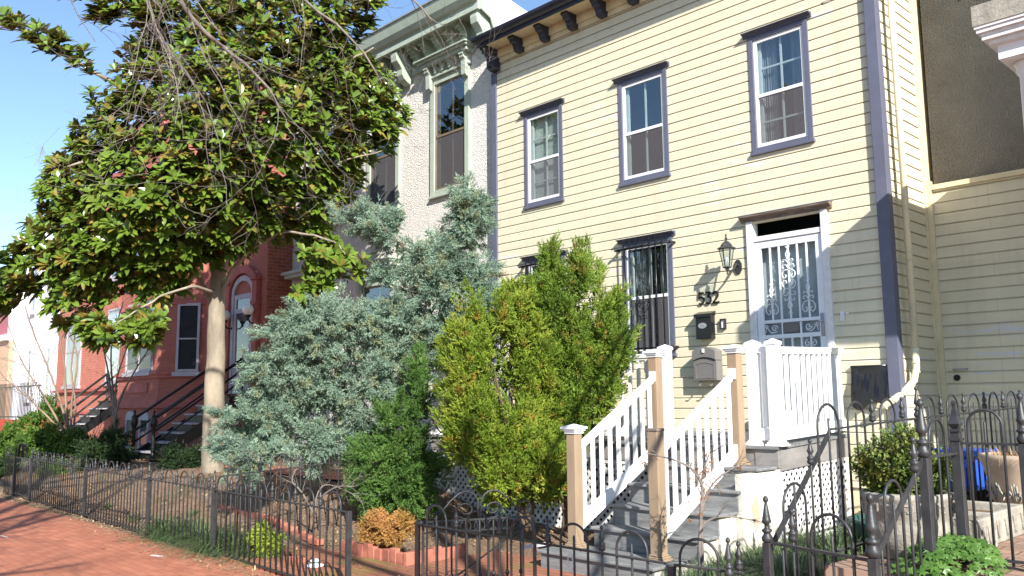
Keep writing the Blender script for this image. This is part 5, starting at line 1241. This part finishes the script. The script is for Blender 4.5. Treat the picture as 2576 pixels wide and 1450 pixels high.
def put(P, n, th, dep, inset=0, rim=False):
    for c, u, e in cloud(P, dep, th, n, rng, inset, .62, 1.35):
        px = 1288+FPX*(AX.x*c.x+AY.x*c.y+AZ.x*c.z)/(FWD.dot(c)); py = 725+FPX*(AX.y*c.x+AY.y*c.y+AZ.y*c.z)/(FWD.dot(c))
        if any(((px-hx_)/rx)**2+((py-hy)/ry)**2 < 1 for hx_, hy, rx, ry in holes_px): continue
        if noise.noise(c*1.25+Vector((3, 1, 7))) > .47: continue
        if rim and e < 45 and noise.noise(c*1.9+Vector((1, 8, 2))) > .14-.30*(1-e/45): continue
        ax = (c-cen); ax.z *= .6
        ax = (ax.normalized()*.45+UZ*.35+sv*.75+rv(rng)*.5).normalized(); rosette(c, ax, rng, rng.randint(8, 12))
put(MP, 3900, 2.3, 14.6, 9, True)
for P in extra: put(P, 62 if P is extra[0] else 46, .5, 13.6)
mb.build('foliage', M['magnolia'], mg)

# ---- blue Arizona cypress / cedar, leaning
rng = random.Random(5)
cd = empty('blue_cedar', tuple(at(1010, 1290, 11.6)), 'feathery blue-grey conifer sprawling before the white stucco house', 'tree')
mb = MB(); B = lambda x, y, d=11.5: at(x, y, d)
limb(mb, [B(1015, 1300), B(1010, 1180), B(985, 1080), B(1040, 960), B(1095, 850), B(1120, 740), B(1150, 620), B(1190, 500)], .085, .02, 9, .008, rng, 20)
for pts in ([B(1000, 1130), B(900, 1060), B(760, 1010), B(600, 1000)], [B(985, 1080), B(900, 960), B(780, 860)], [B(1040, 960), B(960, 860), B(880, 800)], [B(1110, 760), B(1040, 640), B(900, 560)], [B(1120, 740), B(1200, 700), B(1280, 690)], [B(1010, 1170), B(880, 1150), B(650, 1120)], [B(1060, 920), B(1140, 880), B(1200, 780)], [B(990, 1080), B(1050, 1010), B(1110, 1090)]): limb(mb, pts, .04, .010, 6, .015, rng, 12)
mb.build('trunk', M['barkdark'], cd, True)
CP = [[(515, 1055), (560, 1035), (620, 1005), (590, 930), (640, 895), (700, 865), (665, 830), (705, 795), (760, 780), (850, 760), (930, 790), (1060, 780), (1090, 860), (1075, 960), (1040, 1060), (1000, 1130), (900, 1150), (850, 1175), (760, 1160), (700, 1150), (640, 1180), (600, 1170), (560, 1140), (590, 1100), (640, 1085), (570, 1075)],
      [(820, 530), (870, 508), (940, 505), (1000, 520), (1060, 560), (1110, 590), (1150, 530), (1172, 480), (1205, 462), (1222, 560), (1215, 640), (1160, 700), (1080, 690), (1010, 690), (960, 640), (900, 600), (855, 565)],
      [(1010, 690), (1080, 640), (1160, 660), (1230, 650), (1300, 690), (1300, 720), (1250, 760), (1190, 820), (1160, 900), (1100, 930), (1080, 860), (1000, 800), (940, 800), (960, 760), (1030, 740)],
      [(1150, 500), (1170, 475), (1200, 462), (1215, 540), (1210, 640), (1170, 640)], [(560, 1100), (640, 1080), (700, 1110), (660, 1150), (620, 1185), (590, 1160)], [(930, 670), (1000, 660), (1040, 700), (960, 720)]]
mb = MB()
for P, n, th in zip(CP, (300, 330, 300, 70, 90, 34), (.75, .5, .5, .25, .3, .2)):
    clumped(mb, P, 11.4, th, n, 34, .125, rng, .10, 9, .046, .012, spread=.8, up=.02, out=.6, gap=.18, inset=11, front=.65, flat=.7, plume=.26, wild=.55, core=3)
LB = [[(590, 932), (640, 898), (700, 862), (770, 880), (800, 930), (740, 960), (660, 955), (615, 950)], [(508, 1058), (560, 1035), (625, 1003), (700, 1000), (760, 1030), (750, 1080), (660, 1085), (580, 1078)],
      [(560, 1105), (600, 1092), (680, 1090), (720, 1120), (700, 1160), (640, 1182), (590, 1175), (560, 1140)], [(668, 832), (705, 795), (770, 778), (860, 762), (930, 790), (920, 850), (850, 890), (760, 880), (700, 858)],
      [(720, 900), (800, 890), (880, 900), (905, 960), (880, 1040), (820, 1060), (760, 1020), (730, 960)], [(745, 1060), (800, 1060), (870, 1075), (890, 1130), (840, 1178), (770, 1160), (735, 1120)],
      [(900, 800), (960, 770), (1050, 770), (1090, 850), (1060, 910), (980, 910), (920, 870)], [(960, 930), (1040, 900), (1075, 950), (1050, 1040), (990, 1060), (950, 1000)], [(900, 1100), (950, 1080), (1010, 1090), (1000, 1130), (930, 1150)]]
for P, n in zip(LB, (70, 95, 70, 110, 110, 75, 85, 60, 30)):
    clumped(mb, P, 11.1+rng.uniform(-.15, .25), .28, n, 34, .115, rng, .10, 9, .046, .012, spread=.8, up=-.10, out=.45, inset=7, front=.6, flat=.55, plume=.28, wild=.4, core=3)
mb.build('foliage', M['cedar'], cd)

# ---- arborvitae pair
def arbor(name, P, dep, base, lab, mat, n, seed, PX=None):
    rng = random.Random(seed); t = empty(name, tuple(base), lab, 'shrub')
    mb = MB(); cx = base
    for k in range(7):
        e = at(rng.choice(P)[0]*.5+sum(p[0] for p in P)/len(P)*.5, min(p[1] for p in P)+80+rng.uniform(0, 200), dep); limb(mb, [base+rv(rng)*.05, base.lerp(e, .4)+rv(rng)*.12, base.lerp(e, .7)+rv(rng)*.1, e], .03, .006, 5, .01, rng, 9)
    for k in range(26): twigs(mb, base+UZ*rng.uniform(.1, .7)+rv(rng)*.12, rv(rng)+UZ*.8, .4, .005, 1, rng)
    mb.build('trunk', M['barkdark'], t, True)
    mb = MB()
    clumped(mb, P, dep, .42, n, 30, .075, rng, .09, 9, .036, .013, spread=.55, up=.95, out=.30, gap=.33, inset=9, front=.7, flat=1.1, plume=.24, wild=.45, core=3)
    if PX: clumped(mb, PX, dep+.15, .3, 260, 30, .075, rng, .09, 9, .036, .013, spread=.55, up=.95, out=.30, inset=6, front=.7, flat=1.1, plume=.24, wild=.45, core=3)
    mb.build('foliage', mat, t); return t
PA = [(1194, 732), (1165, 790), (1127, 847), (1107, 980), (1117, 1058), (1107, 1134), (1175, 1192), (1194, 1268), (1261, 1288), (1318, 1268), (1376, 1288), (1424, 1250), (1438, 1134), (1357, 1077), (1338, 933), (1318, 837), (1299, 741), (1265, 765), (1230, 789)]
PB = [(1400, 618), (1357, 674), (1342, 732), (1328, 789), (1338, 885), (1347, 981), (1350, 1080), (1335, 1180), (1370, 1250), (1440, 1255), (1480, 1150), (1510, 1075), (1568, 1000), (1592, 933), (1582, 837), (1549, 760), (1520, 722), (1500, 674), (1462, 621), (1433, 655), (1424, 703), (1414, 655)]
arbor('golden_arborvitae', PA, 9.55, at(1330, 1330, 9.6), 'broad yellow-green arborvitae left of the front steps, the one facing the open gate', M['arbor'], 800, 3, [(1262, 775), (1300, 742), (1345, 750), (1380, 850), (1400, 1000), (1420, 1150), (1330, 1230), (1290, 1000), (1270, 850)])
arbor('tall_arborvitae', PB, 9.95, at(1420, 1325, 9.8), 'taller darker green arborvitae with two pointed tops covering the left barred window', M['arbor2'], 760, 4)

# ---- small juniper
rng = random.Random(8); jn = empty('young_juniper', tuple(at(1000, 1305, 10.6)), 'small bright green juniper with dark lower branches below the blue conifer', 'shrub')
mb = MB(); limb(mb, [at(1000, 1310, 10.6), at(1005, 1150, 10.6), at(1035, 1000, 10.6), at(1045, 880, 10.6)], .03, .008, 6, .01, rng, 10)
for k in range(16): twigs(mb, at(1000+rng.uniform(-10, 10), rng.uniform(1060, 1280), 10.6), rv(rng), .45, .006, 1, rng)
mb.build('trunk', M['barkdark'], jn, True)
PJ = [(1045, 840), (1062, 900), (1080, 960), (1085, 1030), (1070, 1090), (1095, 1150), (1115, 1210), (1100, 1280), (1040, 1295), (960, 1300), (910, 1290), (890, 1240), (885, 1160), (905, 1120), (955, 1110), (935, 1060), (1000, 1010), (1020, 940)]
mb = MB(); clumped(mb, PJ, 10.55, .38, 260, 28, .09, rng, .10, 9, .042, .012, spread=.65, up=.5, out=.55, gap=.22, inset=10, front=.65, plume=.22, core=3); mb.build('foliage', M['juniper'], jn)
# ---- russet ball, lime ball, boxwood
def ball(name, P, dep, th, lab, mat, n, seed, base, rc=.06, per=16, ll=.03, w_=.010, up=.3, L=.05):
    rng = random.Random(seed); t = empty(name, tuple(base), lab, 'shrub'); mb = MB()
    for k in range(14): twigs(mb, Vector(base)+rv(rng)*.03, rv(rng)*.8+UZ, .22, .005, 1, rng)
    mb.build('stems', M['barkdark'], t, True); mb = MB()
    clumped(mb, P, dep, th, n, per, rc, rng, L, 7, ll, w_, spread=.8, up=up, out=.6, front=.6, inset=3, k=.6); mb.build('foliage', mat, t); return t
ball('russet_shrub', [(905, 1330), (912, 1300), (935, 1282), (970, 1268), (1005, 1268), (1025, 1290), (1040, 1315), (1045, 1345), (1030, 1370), (980, 1385), (930, 1375), (910, 1355)], 9.15, .28, 'rounded orange-brown dwarf cypress in the brick edged bed', M['heather'], 150, 21, at(975, 1385, 9.15))
ball('lime_shrub', [(630, 1385), (632, 1340), (655, 1320), (690, 1330), (705, 1350), (703, 1390), (680, 1410), (650, 1408)], 9.1, .15, 'little lime-green shrub behind the sidewalk fence', M['lime'], 60, 22, at(665, 1408, 9.1))
ball('tiny_golden_shrub', [(582, 1137+0), (590, 1130), (608, 1130), (618, 1145), (610, 1165), (590, 1165)], 11.2, .1, 'tuft of yellow-green growing at the foot of an iron post', M['lime'], 14, 23, at(600, 1165, 11.2)).location += Vector((0, 0, 0))
rng = random.Random(31); bx_ = empty('boxwood', (-2.25, 5.6, -.6), 'loose boxwood with orange-tinted tips growing in the round stone planter', 'shrub')
T4 = lambda x, y: (1932+.333*x, 966+.333*y)
PBX = [T4(*p) for p in [(1040, 262), (960, 300), (900, 330), (790, 385), (700, 440), (620, 520), (590, 600), (650, 690), (720, 740), (800, 830), (1000, 855), (1200, 855), (1340, 810), (1390, 700), (1430, 600), (1320, 490), (1240, 430), (1150, 330), (1080, 320)]]
mb = MB(); b0 = Vector((-2.25, 5.6, -.64))
ends = cloud(PBX, 5.45, .30, 170, rng, 4, .5, .5)
for e, u, _ in ends: limb(mb, [b0+rv(rng)*.05, b0.lerp(e, .5)+UZ*.02+rv(rng)*.03, e], .005, .0015, 3, .004, rng, 5)
mb.build('stems', M['barkdark'], bx_, True); mb = MB()
for e, u, _ in ends+cloud(PBX, 5.45, .30, 620, rng, 2, .5, .5):
    ax = ((e-b0).normalized()+UZ*.6).normalized()
    for i in range(15):
        q = e-ax*(.012*i)*.8+rv(rng)*.012; d = (ax*.5+rv(rng)).normalized(); leaf(mb, q, d, UZ, rng.uniform(.022, .034), .016, .1, .2)
mb.build('foliage', M['boxwood'], bx_)
# ---- dark shrubs behind the left fence
def bush(P, dep, th, n, seed, lab, mat, name='yew_bush', per=24, rc=.16, ll=.07, w_=.02, up=.3, group=None):
    rng = random.Random(seed); c = at(sum(p[0] for p in P)/len(P), max(p[1] for p in P), dep); t = empty(name, tuple(c), lab, 'shrub', group); mb = MB()
    for k in range(10): twigs(mb, c+rv(rng)*.05, rv(rng)*.8+UZ, .5, .012, 1, rng)
    mb.build('stems', M['barkdark'], t, True); mb = MB(); clumped(mb, P, dep, th, n, per, rc, rng, .15, 8, ll, w_, spread=.8, up=up, out=.5, front=.6, inset=6, plume=.25); mb.build('foliage', mat, t)
bush([(200, 1130), (235, 1110), (260, 1095), (300, 1090), (310, 1110), (318, 1150), (300, 1165), (240, 1168), (210, 1160)], 17.2, .6, 70, 41, 'very dark spreading yew in front of the red bay', M['yew'])
bush([(60, 1100), (100, 1085), (160, 1095), (215, 1105), (225, 1140), (200, 1180), (120, 1185), (70, 1160), (30, 1140)], 18.4, .8, 90, 42, 'mid green hedge shrub behind the far part of the sidewalk fence', M['hedge'], 'hedge_bush', ll=.09, w_=.035)
bush([(0, 1120), (20, 1080), (60, 1060), (110, 1050), (110, 1090), (60, 1105), (40, 1150), (0, 1170)], 20.5, .8, 60, 43, 'light green shrub at the left edge below the far fence', M['hedge'], 'hedge_bush', ll=.09, w_=.035)
bush([(-30, 1190), (0, 1160), (30, 1165), (45, 1195), (35, 1230), (0, 1245), (-30, 1240)], 19.0, .5, 40, 44, 'dark shrub at the left edge touching the sidewalk fence', M['yew'])
bush([(110, 1075), (105, 1040), (118, 1015), (138, 1010), (155, 1060), (150, 1090), (125, 1095)], 22, .4, 40, 45, 'upright green evergreen behind the crape myrtle stems', M['hedge'], 'hedge_bush')
bush([(62, 1100), (75, 1088), (95, 1078), (120, 1082), (128, 1100), (100, 1110)], 20.4, .3, 30, 46, 'russet mounded shrub at the crape myrtle foot', M['heather'], 'russet_shrub')
bush([(400, 1180), (400, 1150), (440, 1135), (500, 1140), (515, 1170), (480, 1185), (430, 1188)], 15.8, .4, 40, 47, 'low dark green shrub left of the magnolia trunk', M['yew'])
bush([(100, 1185), (180, 1170), (260, 1165), (330, 1175), (330, 1195), (240, 1205), (120, 1200)], 17.6, .4, 50, 48, 'low creeping ground cover behind the fence hoops', M['hedge'], 'ground_cover', ll=.06)
# ---- crape myrtle, bare
def bare(name, base, tips, lab, mat, r, seed, cat='tree', lev=3, L=.7, n_tw=5, droop=0, up=.0, curl=.35):
    rng = random.Random(seed); t = empty(name, tuple(base), lab, cat); mb = MB(); tw = MB()
    for tip in tips:
        pts = [Vector(base)+rv(rng)*.06*min(1, r*20)]+[Vector(p) for p in tip]; out, rs = limb(mb, pts, r*rng.uniform(.8, 1.1), r*.28, 6, r*.2, rng, 12)
        for i in range(4, len(out)):
            for k in range(n_tw if i > 6 else 1):
                if rng.random() < .55: d = (out[i]-out[i-1]).normalized(); twigs(tw, out[i], d*.8+rv(rng)*.8+UZ*.2, L*rng.uniform(.5, 1.1), max(rs[i]*.45, .003), lev-1, rng, droop, curl, (2, 3), 4, up)
    mb.build('trunk', mat, t, True); tw.build('twigs', M['twig'], t); return t
Q = lambda x, y, d=19.5: at(x, y, d)
bare('crape_myrtle', Q(175, 1110), [[Q(165, 1000), Q(160, 900), Q(130, 760), Q(100, 640)], [Q(180, 1010), Q(195, 900), Q(165, 800), Q(170, 640)], [Q(140, 1050), Q(100, 980), Q(60, 920), Q(20, 820)], [Q(160, 1040), Q(130, 950), Q(85, 840), Q(60, 760)], [Q(190, 1030), Q(180, 930), Q(190, 820), Q(190, 700)], [Q(130, 1060), Q(70, 1000), Q(10, 950)]], 'bare multi-stemmed crape myrtle with smooth tan stems in front of the white house', M['myrtle'], .036, 51, L=.9, n_tw=3)
bare('crape_myrtle', Q(290, 1110, 18.4), [[Q(290, 1000, 18.4), Q(300, 930, 18.4), Q(340, 820, 18.4)], [Q(285, 1000, 18.4), Q(280, 880, 18.4), Q(310, 760, 18.4)], [Q(280, 1010, 18.4), Q(270, 920, 18.4), Q(245, 800, 18.4), Q(250, 700, 18.4)], [Q(300, 1010, 18.4), Q(360, 900, 18.4), Q(400, 850, 18.4)]], 'bare dark-stemmed small tree in front of the salmon brick house', M['twig'], .032, 52, L=.6, n_tw=2)
# ---- sapling with dry leaves by the steps
sp = [[at(1762, 1330, 6.9), at(1765, 1250, 6.9), at(1768, 1190, 6.9), at(1785, 1140, 6.9)], [at(1764, 1300, 6.9), at(1770, 1230, 6.9), at(1740, 1180, 6.9), at(1690, 1155, 6.9), at(1625, 1140, 6.8)], [at(1765, 1290, 6.9), at(1800, 1210, 6.9), at(1860, 1170, 6.9)], [at(1764, 1330, 6.9), at(1820, 1300, 6.9), at(1900, 1310, 6.9)]]
t = bare('sapling', at(1762, 1450, 6.9), sp, 'thin bare sapling with shrivelled brown leaves beside the front steps', M['twig'], .017, 53, 'sapling', 2, .22, 3)
rng = random.Random(54); mb = MB()
for k in range(120):
    c = at(1775+rng.gauss(0, 16), 1200+rng.gauss(0, 26), 6.9) if k < 90 else at(*rng.choice([(1858, 1175), (1650, 1148), (1622, 1158), (1760, 1290), (1735, 1310)]), 6.85)
    leaf(mb, c+rv(rng)*.02, (rv(rng)-UZ*.6).normalized(), rv(rng), rng.uniform(.02, .04), .010, .4, .9)
mb.build('dry_leaves', M['dry'], t)
# ---- grasses
def tuft(t, base, n, h_, rng, w_=.010, sp_=.08, lean=.9):
    for i in range(n):
        a = rng.uniform(0, 6.283); p = Vector(base)+Vector((math.cos(a), math.sin(a), 0))*sp_*rng.random()**.5; L = h_*rng.uniform(.6, 1.25); le = lean*rng.uniform(.3, 1.5)
        a2 = rng.uniform(-.9, .9); d = Vector((math.cos(a+a2), math.sin(a+a2), 0)); s = d.cross(UZ)*w_*.5; prev = None
        for k in range(6):
            u = k/5; c = p+d*(L*le*u*u*.8)+UZ*(L*(u-.62*le*u**2.2)); ww = (1-u**2)*1.0+.05
            cur = (c-s*ww, c+s*ww)
            if prev: t.quad(prev[0], prev[1], cur[1], cur[0])
            prev = cur
rng = random.Random(61); t = MB()
for i in range(15):
    x = -11.0+i*.165+rng.uniform(-.05, .05); y = 4.45+rng.uniform(-.07, .25); tuft(t, (x, y, gh(x, y)-.01), 190, rng.uniform(.32, .46), rng, sp_=.15, lean=1.35)
tag(t.build('grass', M['grass']), kind='stuff'); t = MB()
for i in range(44):
    x = rng.uniform(-4.35, -2.75); y = rng.uniform(5.9, 8.6); tuft(t, (x, y, gh(x, y)), 130, rng.uniform(.24, .34), rng, sp_=.13, lean=1.1)
for x, y in [(-4.30, 5.75), (-4.25, 6.1), (-4.05, 5.7), (-3.85, 5.6), (-3.6, 5.5), (-4.28, 6.4), (-3.7, 5.1), (-4.15, 5.35), (-3.4, 5.0), (-4.3, 6.75), (-4.2, 7.1), (-4.0, 6.0), (-3.9, 6.5)]: tuft(t, (x, y, gh(x, y)), 210, .32, rng, sp_=.13, lean=1.1)
tag(t.build('grass', M['grass']), kind='stuff'); t = MB()
for x, y in [(-7.5, 4.9), (-8.3, 5.9), (-8.6, 4.5), (-12.6, 4.7), (-14.2, 4.9), (-11.8, 5.2)]: tuft(t, (x, y, gh(x, y)), 40, .15, rng)
tag(t.build('grass', M['grass']), kind='stuff')
rng = random.Random(62); t = MB(); tuft(t, (-2.24, 7.95, -.53), 420, .15, rng, .006, .27, 1.4)
t.build('dry_grass', M['litter'], ur)
# ---- ivy
rng = random.Random(71); iv = empty('ivy', (-1.8, 5.1, -1.5), 'green ivy mound spreading at the foot of the right-hand fence', 'ivy'); mb = MB()
def ivyleaf(p, nrm, r, rot):
    a = nrm.orthogonal().normalized(); b = nrm.cross(a); n = len(mb.v); mb.v.append(tuple(p)); ang = [(-150, .55), (-110, .75), (-85, .45), (-45, .9), (-22, .5), (0, 1.15), (22, .5), (45, .9), (85, .45), (110, .75), (150, .55)]
    for t, k in ang:
        t = R(t)+rot; mb.v.append(tuple(p+(a*math.cos(t)+b*math.sin(t))*r*k-nrm*(r*.22*k*k)))
    for i in range(len(ang)-1): mb.f.append((n, n+1+i, n+2+i))
for k in range(1500):
    x = rng.uniform(-2.35, -1.50); y = rng.uniform(4.62, 5.95); q = 1-((x+1.90)/.27)**2-((y-5.25)/.45)**2
    if q < 0: continue
    z = -1.02+.20*math.sqrt(q)-.10*(5.4-y)+rng.uniform(-.03, .03)
    nrm = (Vector(((x+1.93)*1.2, -.5+(y-5.3)*.6, .9))+rv(rng)*.5).normalized(); ivyleaf(Vector((x, y, z)), nrm, rng.uniform(.028, .05), rng.uniform(0, 6.28))
mb.build('foliage', M['ivy'], iv); mb = MB()
for k in range(24): limb(mb, [Vector((-1.93+rng.uniform(-.1, .1), 5.3+rng.uniform(-.2, .2), -1.02)), Vector((-1.93+rng.uniform(-.2, .2), 5.3+rng.uniform(-.3, .3), -.95)), Vector((-1.93+rng.uniform(-.28, .28), 5.3+rng.uniform(-.4, .4), -1.0))], .004, .002, 4, .005, rng, 6)
mb.build('stems', M['barkdark'], iv)
# ---- dead arching branches on the bed
rng = random.Random(72)
bare('dead_branch', at(790, 1300, 9.9), [[at(810, 1250, 9.8), at(850, 1225, 9.7), at(890, 1225, 9.7)], [at(800, 1240, 9.9), at(830, 1220, 9.9), at(900, 1250, 9.6)], [at(760, 1240, 10), at(735, 1210, 10), at(745, 1180, 10)]], 'dead pale branches arching over the mulch bed', M['twig'], .014, 73, 'branch', 2, .25, 2)
bare('dry_stalks', at(690, 1290, 10.2), [[at(695, 1220, 10.2), at(700, 1150, 10.2)], [at(670, 1230, 10.2), at(650, 1160, 10.2), at(620, 1130, 10.1)], [at(705, 1250, 10.2), at(740, 1180, 10.2)]], 'thin yellowish dry stalks right of the magnolia trunk', M['dry'], .006, 74, 'stalk', 2, .18, 2)
# ---- litter on soil
rng = random.Random(81); mb = MB()
for k in range(9000):
    x = rng.uniform(-19, -4.6); y = rng.uniform(4.3, 7.8)
    if -8.9 < x < -4.95 and y < 5.3 and rng.random() < .85: continue
    z = (gh(x, y) if not (-8.9 < x < -4.95 and y < 5.3) else -1.603)+rng.uniform(.0, .02); v = rv(rng); v.z *= .35; v.normalize(); s = v.cross(UZ).normalized(); l = rng.uniform(.02, .07); w_ = l*rng.uniform(.12, .5); p = Vector((x, y, z))
    mb.quad(p-s*w_*.5, p+v*l*.5-s*w_*.5+UZ*.006, p+v*l*.5+s*w_*.5+UZ*.006, p+s*w_*.5)
for k in range(2600):
    x = rng.uniform(-18, -6.4); y = fa(x)-abs(rng.gauss(0, .20)); p = Vector((x, y, -1.636)); v = rv(rng); v.z = abs(v.z)*.1; v.normalize(); s = v.cross(UZ).normalized(); l = rng.uniform(.015, .05)
    mb.quad(p-s*l*.2, p+v*l-s*l*.2, p+v*l+s*l*.2, p+s*l*.2)
tag(mb.build('leaf_litter', M['litter']), kind='stuff')
# ---- street trees (bare), their limbs hang into the picture from above
rng = random.Random(91)
def street_tree(base, limbs_, lab, r, seed, tw_n, L=1.1):
    rng = random.Random(seed); t = empty('street_tree', tuple(base), lab, 'tree'); mb = MB(); tw = MB()
    for pts, r0, r1, dens, droop in limbs_:
        out, rs = limb(mb, pts, r0, r1, 8 if r0 > .05 else 6, .015, rng, 18)
        for i in range(2, len(out)):
            for k in range(dens):
                if rng.random() < .6:
                    d = (out[i]-out[i-1]).normalized(); twigs(tw, out[i], d*.6+rv(rng)*.7-UZ*droop*.7, L*rng.uniform(.5, 1.15), max(rs[i]*.30, .005), 3, rng, droop, .5, (2, 3), 4, .45, .75, .6)
    mb.build('trunk', M['twig'], t, True); tw.build('twigs', M['twig'], t); return t
b0 = Vector((-9.6, -.2, -1.64))
street_tree(b0, [([b0, b0+Vector((.1, 0, 2.0)), b0+Vector((.2, .2, 4.5)), b0+Vector((.3, .3, 8.6))], .22, .10, 0, 0),
  ([b0+Vector((.2, .1, 6.6)), at(330, -300, 7.6), at(450, -10, 7.9), at(550, 112, 8.2), at(645, 187, 8.4), at(720, 300, 8.5)], .042, .010, 2, .55),
  ([b0+Vector((.2, .1, 6.9)), at(420, -350, 8.0), at(620, -120, 8.6), at(760, 0, 9.0), at(880, 90, 9.2), at(960, 210, 9.3)], .034, .008, 1, .5),
  ([b0+Vector((.2, .1, 6.4)), at(260, -200, 7.0), at(370, 10, 7.2), at(400, 90, 7.3), at(520, 260, 7.6)], .032, .008, 2, .6),
  ([b0+Vector((.2, .2, 7.0)), at(700, -420, 9), at(900, -200, 9.6), at(1010, -40, 9.9), at(1090, 60, 10)], .028, .007, 1, .45),
  ([b0+Vector((.3, .3, 6.0)), b0+Vector((-1.5, -.5, 7.5)), b0+Vector((-3.2, -1.0, 8.5))], .09, .02, 2, .0),
  ([b0+Vector((.3, .3, 6.4)), b0+Vector((1.2, -1.2, 8.0)), b0+Vector((2.6, -2.4, 9.5))], .09, .02, 2, .0)], 'bare street tree whose drooping grey twigs hang across the magnolia from above', .2, 92, 2)
b1 = Vector((2.6, .6, -1.64))
street_tree(b1, [([b1, b1+Vector((0, 0, 2.2)), b1+Vector((.2, .1, 5.0)), b1+Vector((.1, .3, 8.0))], .20, .08, 0, 0),
  ([b1+Vector((.1, 0, 4.2)), b1+Vector((-1.5, 1.5, 5.4)), at(2200, -260, 6.0), at(2120, -40, 5.8), at(2068, 10, 5.7)], .05, .010, 0, .3),
  ([b1+Vector((.1, 0, 3.8)), at(2560, -260, 4.6), at(2380, -70, 4.8), at(2330, -25, 4.8)], .05, .010, 0, .3),
  ([at(2380, -70, 4.8), at(2400, -30, 4.8), at(2412, 4, 4.8)], .012, .008, 0, .2),
  ([b1+Vector((.1, .1, 5.2)), b1+Vector((-1.2, -.6, 6.6)), b1+Vector((-2.6, -1.0, 7.8))], .08, .02, 2, 0), ([b1+Vector((.1, .1, 5.0)), b1+Vector((1.4, -.8, 6.4)), b1+Vector((2.6, -1.6, 7.6))], .08, .02, 1, 0)], 'second bare street tree with knobbly twig tips dipping in at the top right', .2, 93, 1, .8)

b2_ = Vector((-3.6, -2.6, -1.75))
street_tree(b2_, [([b2_, b2_+Vector((0, 0, 2.4)), b2_+Vector((-.1, .1, 5.0)), b2_+Vector((0, .1, 9.0))], .24, .08, 1, 0)]+
  [([b2_+Vector((0, 0, 3.2+.5*i)), b2_+Vector((1.6*math.cos(i*1.9), 1.1*math.sin(i*1.9), 5.2+.6*i)), b2_+Vector((3.6*math.cos(i*1.9+.3), 2.4*math.sin(i*1.9+.3), 6.6+.6*i))], .10, .02, 2, .1) for i in range(8)],
  'bare street tree standing behind the viewer that dapples the brick sidewalk', .2, 94, 2, 1.3)
